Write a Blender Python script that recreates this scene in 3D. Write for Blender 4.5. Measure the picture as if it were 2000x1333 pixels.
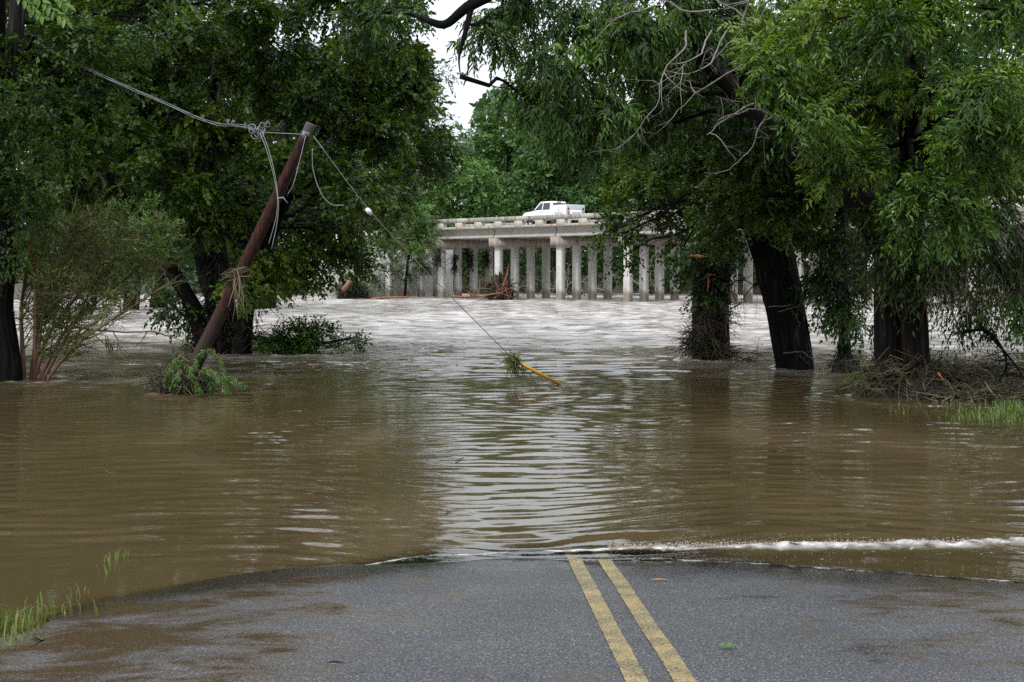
import bpy, math, random, zlib
import numpy as np
from mathutils import Vector, Matrix

for o in list(bpy.data.objects):
    bpy.data.objects.remove(o)
rng = np.random.default_rng(11)
random.seed(11)
SC = bpy.context.scene
COL = SC.collection

# ------------------------------------------------------------------ camera, sky, sun, exposure
F = 2778.0            # focal length in photo pixels (50 mm on 36 mm, 2000 px wide)
HORIZON = 538.0
PITCH = math.atan((666.5 - HORIZON) / F)
CAM_Z = 2.0
cam = bpy.data.cameras.new('camera')
cam.lens = 50.0
cam.sensor_width = 36.0
cam.clip_start = 0.1
cam.clip_end = 3000.0
camo = bpy.data.objects.new('camera', cam)
camo.location = (0, 0, CAM_Z)
camo.rotation_euler = (math.pi / 2 - PITCH, 0, 0)
COL.objects.link(camo)
SC.camera = camo

SUN_EL, SUN_AZ = math.radians(38), math.radians(220)     # azimuth clockwise from +Y
world = bpy.data.worlds.new('World')
SC.world = world
world.use_nodes = True
wn, wl = world.node_tree.nodes, world.node_tree.links
wn.clear()
w_out = wn.new('ShaderNodeOutputWorld')
w_bg = wn.new('ShaderNodeBackground')
w_sky = wn.new('ShaderNodeTexSky')
w_sky.sky_type = 'NISHITA'
w_sky.sun_disc = False
w_sky.sun_elevation = SUN_EL
w_sky.sun_rotation = SUN_AZ
w_sky.dust_density = 4.0
w_sky.air_density = 1.5
w_hs = wn.new('ShaderNodeHueSaturation')
w_hs.inputs['Saturation'].default_value = 0.12
w_mix = wn.new('ShaderNodeMix')
w_mix.data_type = 'RGBA'
w_mix.inputs['Factor'].default_value = 0.88         # an even overcast deck over the clear sky
w_tc = wn.new('ShaderNodeTexCoord')                  # standard overcast sky: luminance grows as 1 + 2 sin(elevation)
w_sep = wn.new('ShaderNodeSeparateXYZ')
w_cl = wn.new('ShaderNodeMath')
w_cl.operation = 'MAXIMUM'
w_cl.inputs[1].default_value = 0.0
w_ma = wn.new('ShaderNodeMath')
w_ma.operation = 'MULTIPLY_ADD'
w_ma.inputs[1].default_value = 2.0
w_ma.inputs[2].default_value = 1.0
w_cloud = wn.new('ShaderNodeVectorMath')
w_cloud.operation = 'SCALE'
w_cloud.inputs[0].default_value = (6.2, 6.7, 7.35)
wl.new(w_tc.outputs['Generated'], w_sep.inputs[0])
wl.new(w_sep.outputs['Z'], w_cl.inputs[0])
wl.new(w_cl.outputs[0], w_ma.inputs[0])
wl.new(w_ma.outputs[0], w_cloud.inputs['Scale'])
wl.new(w_cloud.outputs[0], w_mix.inputs[7])
wl.new(w_sky.outputs[0], w_hs.inputs['Color'])
wl.new(w_hs.outputs[0], w_mix.inputs[6])
wl.new(w_mix.outputs[2], w_bg.inputs['Color'])
w_bg.inputs['Strength'].default_value = 0.1
wl.new(w_bg.outputs[0], w_out.inputs[0])

sun = bpy.data.lights.new('sun', 'SUN')
sun.energy = 1.5
sun.angle = math.radians(14)
sun.color = (1.0, 0.96, 0.9)
suno = bpy.data.objects.new('sun', sun)
sd = Vector((math.sin(SUN_AZ) * math.cos(SUN_EL), math.cos(SUN_AZ) * math.cos(SUN_EL), math.sin(SUN_EL)))
suno.rotation_euler = (-sd).to_track_quat('-Z', 'Y').to_euler()
suno.location = (0, 0, 60)
COL.objects.link(suno)

SC.view_settings.view_transform = 'Standard'
SC.view_settings.look = 'None'
SC.view_settings.exposure = 0.5
SC.view_settings.gamma = 1.0
SC.render.engine = 'CYCLES'
SC.cycles.max_bounces = 6
SC.cycles.diffuse_bounces = 3
SC.cycles.glossy_bounces = 3
SC.cycles.transparent_max_bounces = 6
SC.cycles.use_denoising = False
SC.cycles.caustics_reflective = False
SC.cycles.caustics_refractive = False


# ------------------------------------------------------------------ helpers
def at(px, py, Y):
    """World point at distance Y whose picture falls at photo pixel (px, py)."""
    cp, sp = math.cos(PITCH), math.sin(PITCH)
    v = (666.5 - py) / F
    dx, dy, dz = (px - 1000.0) / F, cp + v * sp, -sp + v * cp
    k = Y / dy
    return np.array((dx * k, Y, CAM_Z + dz * k))


def wat(px, py):
    """Point of the still water (z = 0) seen at a photo pixel."""
    cp, sp = math.cos(PITCH), math.sin(PITCH)
    v = (666.5 - py) / F
    dx, dy, dz = (px - 1000.0) / F, cp + v * sp, -sp + v * cp
    k = -CAM_Z / dz
    return np.array((dx * k, dy * k, 0.0))


def ppm(Y):
    return F / Y


def wloc(o):
    v = Vector((0, 0, 0))
    while o is not None:
        v = v + o.location
        o = o.parent
    return np.array(v)


def tag(o, label=None, cat=None, group=None, kind=None):
    if label: o['label'] = label
    if cat: o['category'] = cat
    if group: o['group'] = group
    if kind: o['kind'] = kind
    return o


def thing(name, loc, label, cat, group=None, rotz=0.0):
    global rng
    rng = np.random.default_rng(zlib.crc32(label.encode()))      # each thing grows from a seed of its own
    o = bpy.data.objects.new(name, None)
    o.empty_display_size = 0.3
    o.location = tuple(float(c) for c in loc)
    o.rotation_euler = (0, 0, rotz)
    COL.objects.link(o)
    return tag(o, label, cat, group)


class MB:
    """Collects vertices and faces of one mesh."""
    def __init__(self):
        self.v, self.q, self.t, self.a, self.n = [], [], [], [], 0

    def add(self, verts, quads=None, tris=None, tint=0.5):
        verts = np.asarray(verts, dtype=np.float64).reshape(-1, 3)
        if quads is not None and len(quads):
            self.q.append(np.asarray(quads, dtype=np.int64).reshape(-1, 4) + self.n)
        if tris is not None and len(tris):
            self.t.append(np.asarray(tris, dtype=np.int64).reshape(-1, 3) + self.n)
        self.v.append(verts)
        self.a.append(np.full(len(verts), tint) if np.isscalar(tint) else np.asarray(tint))
        self.n += len(verts)
        return self

    def box(self, c, s, rot=None, tint=0.5, taper=1.0):
        h = np.array(s, float) / 2
        p = np.array([(x, y, z) for z in (-1, 1) for y in (-1, 1) for x in (-1, 1)], float)
        p[4:, :2] *= taper
        p = p * h
        if rot is not None:
            p = p @ np.array(rot).T
        self.add(p + np.array(c), [(0, 2, 3, 1), (4, 5, 7, 6), (0, 1, 5, 4), (2, 6, 7, 3), (0, 4, 6, 2), (1, 3, 7, 5)], tint=tint)
        return self

    def tube(self, pts, rad, sides=6, tint=0.5, cap=True, wob=None):
        pts = np.asarray(pts, float)
        n = len(pts)
        rad = np.full(n, rad) if np.isscalar(rad) else np.asarray(rad, float)
        tg = np.gradient(pts, axis=0)
        tg /= np.linalg.norm(tg, axis=1)[:, None] + 1e-9
        ref = np.array((0.31, 0.17, 0.93)) if abs(tg[0][2]) < 0.8 else np.array((0.9, 0.4, 0.1))
        u = np.cross(tg, ref)
        u /= np.linalg.norm(u, axis=1)[:, None] + 1e-9
        w = np.cross(tg, u)
        an = np.linspace(0, 2 * np.pi, sides, endpoint=False)
        rr = rad[:, None] * np.ones(sides)
        if wob is not None:
            rr = rr * wob(np.arange(n)[:, None], an[None, :])
            if hasattr(wob, 'ridge'):
                tint = np.concatenate([wob.ridge(np.arange(n)[:, None], an[None, :]).ravel(), [0.5, 0.5] if cap else []])
        ring = pts[:, None, :] + rr[:, :, None] * (np.cos(an)[None, :, None] * u[:, None, :] + np.sin(an)[None, :, None] * w[:, None, :])
        i = np.arange(n - 1)[:, None] * sides
        j = np.arange(sides)[None, :]
        j2 = (j + 1) % sides
        q = np.stack([i + j, i + j2, i + sides + j2, i + sides + j], axis=-1).reshape(-1, 4)
        V = ring.reshape(-1, 3)
        tr = None
        if cap:
            V = np.vstack([V, pts[0], pts[-1]])
            k = np.arange(sides)
            a0 = np.stack([np.full(sides, n * sides), (k + 1) % sides, k], axis=-1)
            b = (n - 1) * sides
            a1 = np.stack([np.full(sides, n * sides + 1), b + k, b + (k + 1) % sides], axis=-1)
            tr = np.vstack([a0, a1])
        self.add(V, q, tr, tint)
        return self

    def prism(self, prof, y0, y1, tint=0.5):
        """profile in (x, z), extruded along y (convex or fan-safe profile)."""
        n = len(prof)
        V = [(p[0], y0, p[1]) for p in prof] + [(p[0], y1, p[1]) for p in prof]
        q = [(i, (i + 1) % n, n + (i + 1) % n, n + i) for i in range(n)]
        c0 = np.mean(prof, axis=0)
        V += [(c0[0], y0, c0[1]), (c0[0], y1, c0[1])]
        t = [(2 * n, (i + 1) % n, i) for i in range(n)] + [(2 * n + 1, n + i, n + (i + 1) % n) for i in range(n)]
        self.add(V, q, t, tint)
        return self

    def mesh(self, name, off=None, smooth=False):
        me = bpy.data.meshes.new(name)
        V = np.vstack(self.v)
        if off is not None:
            V = V - off
        q = np.vstack(self.q) if self.q else np.zeros((0, 4), int)
        t = np.vstack(self.t) if self.t else np.zeros((0, 3), int)
        me.vertices.add(len(V))
        me.vertices.foreach_set('co', V.astype(np.float32).ravel())
        nl = len(q) * 4 + len(t) * 3
        me.loops.add(nl)
        me.loops.foreach_set('vertex_index', np.concatenate([q.ravel(), t.ravel()]).astype(np.int32))
        me.polygons.add(len(q) + len(t))
        st = np.concatenate([np.arange(len(q)) * 4, len(q) * 4 + np.arange(len(t)) * 3]).astype(np.int32)
        me.polygons.foreach_set('loop_start', st)
        if smooth:
            me.polygons.foreach_set('use_smooth', np.ones(len(q) + len(t), dtype=bool))
        at_ = me.attributes.new('tint', 'FLOAT', 'POINT')
        at_.data.foreach_set('value', np.concatenate(self.a).astype(np.float32))
        me.update(calc_edges=True)
        me.validate()
        return me

    def build(self, name, mat, parent=None, smooth=False, local=False):
        off = None
        if parent is not None and not local:
            off = wloc(parent)
        me = self.mesh(name, off, smooth)
        me.materials.append(mat)
        o = bpy.data.objects.new(name, me)
        COL.objects.link(o)
        if parent is not None:
            o.parent = parent
        return o


def link(name, me, parent, loc=(0, 0, 0), rz=0.0):
    o = bpy.data.objects.new(name, me)
    COL.objects.link(o)
    o.parent = parent
    o.location = loc
    o.rotation_euler = (0, 0, rz)
    return o


def bevel(o, w, seg=2):
    m = o.modifiers.new('bevel', 'BEVEL')
    m.width = w
    m.segments = seg
    m.limit_method = 'ANGLE'
    return o


# ------------------------------------------------------------------ materials
def nmat(name):
    m = bpy.data.materials.new(name)
    m.use_nodes = True
    nt = m.node_tree
    nt.nodes.clear()
    out = nt.nodes.new('ShaderNodeOutputMaterial')
    return m, nt, out


def nd(nt, kind, **kw):
    n = nt.nodes.new(kind)
    for k, v in kw.items():
        if k.startswith('i_'):
            n.inputs[k[2:].replace('_', ' ')].default_value = v
        else:
            setattr(n, k, v)
    return n


def ramp(nt, stops):
    r = nt.nodes.new('ShaderNodeValToRGB')
    e = r.color_ramp.elements
    while len(e) < len(stops):
        e.new(0.5)
    for k, (p, c) in enumerate(stops):
        e[k].position = p
        e[k].color = tuple(c) + (1,) if len(c) == 3 else c
    return r


def coords(nt, scale=(1, 1, 1), mode='Object', rot=(0, 0, 0)):
    tc = nt.nodes.new('ShaderNodeTexCoord')
    mp = nt.nodes.new('ShaderNodeMapping')
    mp.inputs['Scale'].default_value = scale
    mp.inputs['Rotation'].default_value = rot
    nt.links.new(tc.outputs[mode], mp.inputs[0])
    return mp


def mat_plain(name, col, rough=0.6, var=0.15, scale=6.0, metal=0.0, bump=0.0, bscale=30.0):
    m, nt, out = nmat(name)
    b = nd(nt, 'ShaderNodeBsdfPrincipled', i_Roughness=rough, i_Metallic=metal)
    mp = coords(nt)
    nz = nd(nt, 'ShaderNodeTexNoise', i_Scale=scale, i_Detail=5.0)
    nt.links.new(mp.outputs[0], nz.inputs['Vector'])
    c = np.array(col)
    r = ramp(nt, [(0.3, tuple(np.clip(c * (1 - var), 0, 1))), (0.7, tuple(np.clip(c * (1 + var), 0, 1)))])
    nt.links.new(nz.outputs['Fac'], r.inputs[0])
    nt.links.new(r.outputs[0], b.inputs['Base Color'])
    if bump:
        n2 = nd(nt, 'ShaderNodeTexNoise', i_Scale=bscale, i_Detail=4.0)
        nt.links.new(mp.outputs[0], n2.inputs['Vector'])
        bp = nd(nt, 'ShaderNodeBump', i_Strength=bump, i_Distance=0.02)
        nt.links.new(n2.outputs['Fac'], bp.inputs['Height'])
        nt.links.new(bp.outputs[0], b.inputs['Normal'])
    nt.links.new(b.outputs[0], out.inputs[0])
    return m


def mat_tint(name, stops, rough=0.6, transl=0.0, spec=0.5, varscale=0.6):
    """Colour from the per-piece tint attribute plus a soft large-scale change."""
    m, nt, out = nmat(name)
    at_ = nd(nt, 'ShaderNodeAttribute', attribute_name='tint')
    mp = coords(nt)
    nz = nd(nt, 'ShaderNodeTexNoise', i_Scale=varscale, i_Detail=2.0)
    nt.links.new(mp.outputs[0], nz.inputs['Vector'])
    ma = nd(nt, 'ShaderNodeMath', operation='MULTIPLY_ADD')
    ma.inputs[1].default_value = 0.55
    ma.inputs[2].default_value = -0.275
    nt.links.new(nz.outputs['Fac'], ma.inputs[0])
    ad = nd(nt, 'ShaderNodeMath', operation='ADD', use_clamp=True)
    nt.links.new(ma.outputs[0], ad.inputs[0])
    nt.links.new(at_.outputs['Fac'], ad.inputs[1])
    r = ramp(nt, stops)
    nt.links.new(ad.outputs[0], r.inputs[0])
    b = nd(nt, 'ShaderNodeBsdfPrincipled', i_Roughness=rough)
    b.inputs['Specular IOR Level'].default_value = spec
    nt.links.new(r.outputs[0], b.inputs['Base Color'])
    if transl:
        tr = nd(nt, 'ShaderNodeBsdfTranslucent')
        hs = nd(nt, 'ShaderNodeHueSaturation', i_Saturation=1.15, i_Value=1.3)
        hs.inputs['Hue'].default_value = 0.485
        nt.links.new(r.outputs[0], hs.inputs['Color'])
        nt.links.new(hs.outputs[0], tr.inputs['Color'])
        mx = nd(nt, 'ShaderNodeMixShader')
        mx.inputs[0].default_value = transl
        nt.links.new(b.outputs[0], mx.inputs[1])
        nt.links.new(tr.outputs[0], mx.inputs[2])
        nt.links.new(mx.outputs[0], out.inputs[0])
    else:
        nt.links.new(b.outputs[0], out.inputs[0])
    return m


def mat_bark(name, dark, light, zs=0.85, xs=5.5, bump=1.0, rough=0.85):
    m, nt, out = nmat(name)
    mp = coords(nt, (xs, xs, zs))
    vo = nd(nt, 'ShaderNodeTexVoronoi', i_Scale=1.6, feature='DISTANCE_TO_EDGE')
    n0 = nd(nt, 'ShaderNodeTexNoise', i_Scale=1.2, i_Detail=4.0)
    nt.links.new(mp.outputs[0], n0.inputs['Vector'])
    mv = nd(nt, 'ShaderNodeMix', data_type='VECTOR')
    mv.inputs['Factor'].default_value = 0.35
    nt.links.new(mp.outputs[0], mv.inputs[4])
    nt.links.new(n0.outputs['Color'], mv.inputs[5])
    nt.links.new(mv.outputs[1], vo.inputs['Vector'])
    n1 = nd(nt, 'ShaderNodeTexNoise', i_Scale=3.0, i_Detail=8.0, i_Roughness=0.7)
    nt.links.new(mp.outputs[0], n1.inputs['Vector'])
    mu = nd(nt, 'ShaderNodeMath', operation='MULTIPLY')
    nt.links.new(vo.outputs['Distance'], mu.inputs[0])
    mu.inputs[1].default_value = 1.8
    ad = nd(nt, 'ShaderNodeMath', operation='MULTIPLY')
    nt.links.new(mu.outputs[0], ad.inputs[0])
    nt.links.new(n1.outputs['Fac'], ad.inputs[1])
    r = ramp(nt, [(0.02, tuple(np.array(dark) * 0.5)), (0.2, dark), (0.6, light)])
    nt.links.new(ad.outputs[0], r.inputs[0])
    b = nd(nt, 'ShaderNodeBsdfPrincipled', i_Roughness=rough)
    b.inputs['Specular IOR Level'].default_value = 0.12
    nt.links.new(r.outputs[0], b.inputs['Base Color'])
    ta = nd(nt, 'ShaderNodeAttribute', attribute_name='tint')
    tr_ = ramp(nt, [(0.25, (0.25, 0.25, 0.25)), (0.6, (0.9, 0.9, 0.9)), (0.9, (2.2, 2.15, 2.1))])
    nt.links.new(ta.outputs['Fac'], tr_.inputs[0])
    mt = nd(nt, 'ShaderNodeMix', data_type='RGBA', blend_type='MULTIPLY')
    mt.inputs['Factor'].default_value = 1.0
    nt.links.new(r.outputs[0], mt.inputs[6])
    nt.links.new(tr_.outputs[0], mt.inputs[7])
    nt.links.new(mt.outputs[2], b.inputs['Base Color'])
    bp = nd(nt, 'ShaderNodeBump', i_Strength=bump, i_Distance=0.05)
    nt.links.new(ad.outputs[0], bp.inputs['Height'])
    nt.links.new(bp.outputs[0], b.inputs['Normal'])
    nt.links.new(b.outputs[0], out.inputs[0])
    return m


def mat_concrete(name, col, stain, amount=0.5, streak=True, flood=False):
    m, nt, out = nmat(name)
    mp = coords(nt, (1, 1, 1), 'Object')
    mp2 = coords(nt, (2.2, 2.2, 0.28), 'Object')
    n1 = nd(nt, 'ShaderNodeTexNoise', i_Scale=2.0, i_Detail=6.0)
    n2 = nd(nt, 'ShaderNodeTexNoise', i_Scale=1.4, i_Detail=6.0, i_Roughness=0.65)
    nt.links.new(mp.outputs[0], n1.inputs['Vector'])
    nt.links.new(mp2.outputs[0], n2.inputs['Vector'])
    c = np.array(col)
    r1 = ramp(nt, [(0.25, tuple(c * 0.82)), (0.75, tuple(np.clip(c * 1.1, 0, 1)))])
    nt.links.new(n1.outputs['Fac'], r1.inputs[0])
    r2 = ramp(nt, [(0.52 - 0.12 * amount, (0, 0, 0)), (0.72, (amount, amount, amount))])
    nt.links.new((n2 if streak else n1).outputs['Fac'], r2.inputs[0])
    mx = nd(nt, 'ShaderNodeMix', data_type='RGBA')
    nt.links.new(r2.outputs[0], mx.inputs['Factor'])
    nt.links.new(r1.outputs[0], mx.inputs[6])
    mx.inputs[7].default_value = tuple(stain) + (1,)
    b = nd(nt, 'ShaderNodeBsdfPrincipled', i_Roughness=0.85)
    last = mx.outputs[2]
    if flood:                        # mud left by the flood's peak, with a ragged upper edge
        tc = nd(nt, 'ShaderNodeTexCoord')
        sx = nd(nt, 'ShaderNodeSeparateXYZ')
        nt.links.new(tc.outputs['Object'], sx.inputs[0])
        zz = nd(nt, 'ShaderNodeMath', operation='MULTIPLY_ADD')
        nt.links.new(n2.outputs['Fac'], zz.inputs[0])
        zz.inputs[1].default_value = -1.3
        nt.links.new(sx.outputs['Z'], zz.inputs[2])
        fr = nd(nt, 'ShaderNodeMapRange')
        fr.inputs['From Min'].default_value = 0.25
        fr.inputs['From Max'].default_value = -0.15
        fr.inputs['To Max'].default_value = 0.8
        nt.links.new(zz.outputs[0], fr.inputs['Value'])
        mf = nd(nt, 'ShaderNodeMix', data_type='RGBA')
        nt.links.new(fr.outputs[0], mf.inputs['Factor'])
        nt.links.new(last, mf.inputs[6])
        mf.inputs[7].default_value = (0.16, 0.12, 0.075, 1)
        last = mf.outputs[2]
    nt.links.new(last, b.inputs['Base Color'])
    n3 = nd(nt, 'ShaderNodeTexNoise', i_Scale=25.0, i_Detail=3.0)
    nt.links.new(mp.outputs[0], n3.inputs['Vector'])
    bp = nd(nt, 'ShaderNodeBump', i_Strength=0.25, i_Distance=0.02)
    nt.links.new(n3.outputs['Fac'], bp.inputs['Height'])
    nt.links.new(bp.outputs[0], b.inputs['Normal'])
    nt.links.new(b.outputs[0], out.inputs[0])
    return m


M = {}
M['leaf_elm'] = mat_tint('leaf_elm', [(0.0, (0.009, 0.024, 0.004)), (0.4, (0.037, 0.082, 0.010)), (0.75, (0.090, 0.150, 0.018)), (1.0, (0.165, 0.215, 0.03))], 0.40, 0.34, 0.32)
M['leaf_pecan'] = mat_tint('leaf_pecan', [(0.0, (0.012, 0.030, 0.006)), (0.45, (0.044, 0.100, 0.014)), (0.8, (0.10, 0.185, 0.026)), (1.0, (0.17, 0.24, 0.04))], 0.38, 0.32, 0.32)
M['leaf_grey'] = mat_tint('leaf_grey', [(0.0, (0.05, 0.072, 0.045)), (0.6, (0.10, 0.13, 0.085)), (1.0, (0.16, 0.19, 0.13))], 0.5, 0.2, 0.4)
M['leaf_far'] = mat_tint('leaf_far', [(0.0, (0.030, 0.068, 0.022)), (0.5, (0.068, 0.145, 0.036)), (1.0, (0.13, 0.23, 0.05))], 0.5, 0.28, 0.3, 0.12)
M['leaf_bright'] = mat_tint('leaf_bright', [(0.0, (0.05, 0.11, 0.02)), (0.6, (0.10, 0.20, 0.035)), (1.0, (0.18, 0.27, 0.05))], 0.45, 0.3, 0.4)
M['willow'] = mat_tint('willow', [(0.0, (0.045, 0.064, 0.014)), (0.6, (0.115, 0.145, 0.032)), (1.0, (0.22, 0.22, 0.075))], 0.5, 0.2, 0.4)
M['grass'] = mat_tint('grass', [(0.0, (0.05, 0.08, 0.015)), (0.6, (0.11, 0.17, 0.03)), (1.0, (0.26, 0.24, 0.08))], 0.5, 0.3, 0.4)
M['debris'] = mat_tint('debris', [(0.0, (0.018, 0.015, 0.011)), (0.5, (0.05, 0.043, 0.025)), (0.8, (0.085, 0.08, 0.038)), (1.0, (0.22, 0.19, 0.11))], 0.7, 0.0, 0.3)
M['bark_dark'] = mat_bark('bark_dark', (0.006, 0.005, 0.0045), (0.044, 0.038, 0.033))
M['bark_mid'] = mat_bark('bark_mid', (0.014, 0.012, 0.009), (0.075, 0.063, 0.05))
M['bark_brown'] = mat_bark('bark_brown', (0.010, 0.007, 0.005), (0.045, 0.028, 0.020))
M['bark_pale'] = mat_bark('bark_pale', (0.02, 0.017, 0.014), (0.14, 0.12, 0.10))
M['twig'] = mat_plain('twig', (0.03, 0.025, 0.02), 0.8, 0.3)
M['dead_wood'] = mat_plain('dead_wood', (0.17, 0.155, 0.135), 0.8, 0.35, 8.0)
M['red_stem'] = mat_plain('red_stem', (0.11, 0.055, 0.035), 0.7, 0.35, 4.0)
M['wet_log'] = mat_plain('wet_log', (0.20, 0.075, 0.04), 0.6, 0.4, 5.0)
M['raw_wood'] = mat_plain('raw_wood', (0.42, 0.16, 0.05), 0.6, 0.3, 9.0)
M['concrete'] = mat_concrete('concrete', (0.43, 0.42, 0.385), (0.27, 0.22, 0.15), 0.4)
M['concrete_column'] = mat_concrete('concrete_column', (0.53, 0.52, 0.485), (0.26, 0.21, 0.15), 0.45, flood=True)
M['concrete_rail'] = mat_concrete('concrete_rail', (0.40, 0.38, 0.32), (0.035, 0.033, 0.028), 0.95)
M['concrete_stained'] = mat_concrete('concrete_stained', (0.42, 0.395, 0.345), (0.22, 0.12, 0.05), 0.85)
M['rubber'] = mat_plain('rubber', (0.02, 0.02, 0.02), 0.7)
M['white_paint'] = mat_plain('white_paint', (0.80, 0.81, 0.82), 0.25, 0.02)
M['grey_paint'] = mat_plain('grey_paint', (0.45, 0.46, 0.47), 0.35, 0.03)
M['dark_glass'] = mat_plain('dark_glass', (0.03, 0.035, 0.04), 0.06, 0.1)
M['black_plastic'] = mat_plain('black_plastic', (0.015, 0.015, 0.016), 0.5)
M['alloy'] = mat_plain('alloy', (0.55, 0.55, 0.56), 0.3, 0.05, metal=0.8)
M['red_lens'] = mat_plain('red_lens', (0.4, 0.02, 0.015), 0.2)
M['wire'] = mat_plain('wire', (0.17, 0.17, 0.175), 0.5, 0.35)
M['yellow_plastic'] = mat_plain('yellow_plastic', (0.75, 0.36, 0.02), 0.45, 0.1)


# ------------------------------------------------------------------ ground, road, water
LINE_X0, LINE_Y0, SLOPE = 0.548, 9.89, 0.063


def road_cx(Y):
    return LINE_X0 - 0.026 * (Y - LINE_Y0)


def road_z(X, Y):
    d = np.abs(X - road_cx(Y))
    z = SLOPE * (LINE_Y0 - Y)
    z = np.where(Y > 14, SLOPE * (LINE_Y0 - 14) - 0.09 * (Y - 14), z)
    return z - 0.0022 * d ** 3.1


def road_surf(X, Y):
    return road_z(X, Y) + 0.004 * wobble(X, Y, 9, 1.1)


def sstep(a, b, x):
    t = np.clip((x - a) / (b - a), 0, 1)
    return t * t * (3 - 2 * t)


def wobble(X, Y, seed, lam, n=6):
    r = np.random.default_rng(seed)
    s = 0
    for _ in range(n):
        th = r.uniform(0, 2 * np.pi)
        k = 2 * np.pi / (lam * r.uniform(0.6, 1.6))
        s = s + np.sin(k * (np.cos(th) * X + np.sin(th) * Y) + r.uniform(0, 6.28))
    return s / math.sqrt(n)


def grid(xs, ys):
    X, Y = np.meshgrid(xs, ys)
    ny, nx = X.shape
    i = np.arange(ny - 1)[:, None] * nx + np.arange(nx - 1)[None, :]
    q = np.stack([i, i + 1, i + nx + 1, i + nx], axis=-1).reshape(-1, 4)
    return X, Y, q


def ground_z(X, Y):
    d = X - road_cx(Y)
    near = SLOPE * (LINE_Y0 - Y) - 0.0022 * np.minimum(np.abs(d), 3.6) ** 3.1 - 0.03
    side = np.where(d < 0, 0.012, -0.02) * sstep(3.0, 3.9, np.abs(d)) - 0.004 * np.maximum(np.abs(d) - 4, 0)
    z = near + side
    z = np.where(Y > 13, np.maximum(z, -2.5), z)
    # low grassy bank on the right where the flood leaves a spit of grass
    bank = 0.0 + 0.10 * np.exp(-((X - 9.5) / 3.2) ** 2 - ((Y - 21.0) / 2.6) ** 2) * 3.0 - 0.2
    z = np.where((Y > 12), np.maximum(z, np.where(X > 4, bank, -9)), z)
    far = -1.6 + sstep(150, 165, Y + 0.9 * np.abs(X) * 0.0 + 0.35 * X) * 4.0
    left = sstep(-30, -46, X) * 3.0
    z = np.where(Y > 13, np.maximum(z, np.maximum(far, -1.6 + left)), z)
    return z + 0.012 * wobble(X, Y, 5, 1.2) * sstep(2.9, 3.6, np.abs(d))


def mat_ground():
    m, nt, out = nmat('ground_soil')
    mp = coords(nt)
    n1 = nd(nt, 'ShaderNodeTexNoise', i_Scale=1.3, i_Detail=8.0)
    nt.links.new(mp.outputs[0], n1.inputs['Vector'])
    r = ramp(nt, [(0.3, (0.028, 0.021, 0.011)), (0.55, (0.045, 0.033, 0.016)), (0.75, (0.035, 0.045, 0.014))])
    nt.links.new(n1.outputs['Fac'], r.inputs[0])
    b = nd(nt, 'ShaderNodeBsdfPrincipled', i_Roughness=0.7)
    nt.links.new(r.outputs[0], b.inputs['Base Color'])
    bp = nd(nt, 'ShaderNodeBump', i_Strength=0.6, i_Distance=0.05)
    n2 = nd(nt, 'ShaderNodeTexNoise', i_Scale=30.0, i_Detail=6.0)
    nt.links.new(mp.outputs[0], n2.inputs['Vector'])
    nt.links.new(n2.outputs['Fac'], bp.inputs['Height'])
    nt.links.new(bp.outputs[0], b.inputs['Normal'])
    nt.links.new(b.outputs[0], out.inputs[0])
    return m


xs = np.concatenate([np.linspace(-900, -60, 15), np.linspace(-55, -8, 20), np.arange(-7.6, 12, 0.4), np.linspace(12.5, 60, 40), np.linspace(70, 900, 15)])
ys = np.concatenate([np.linspace(-60, -2, 14), np.arange(-1, 30, 0.4), np.linspace(31, 200, 50), np.linspace(230, 1500, 14)])
X, Y, q = grid(xs, ys)
g = MB().add(np.stack([X, Y, ground_z(X, Y)], -1).reshape(-1, 3), q)
tag(g.build('ground', mat_ground(), smooth=True), kind='structure')


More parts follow.
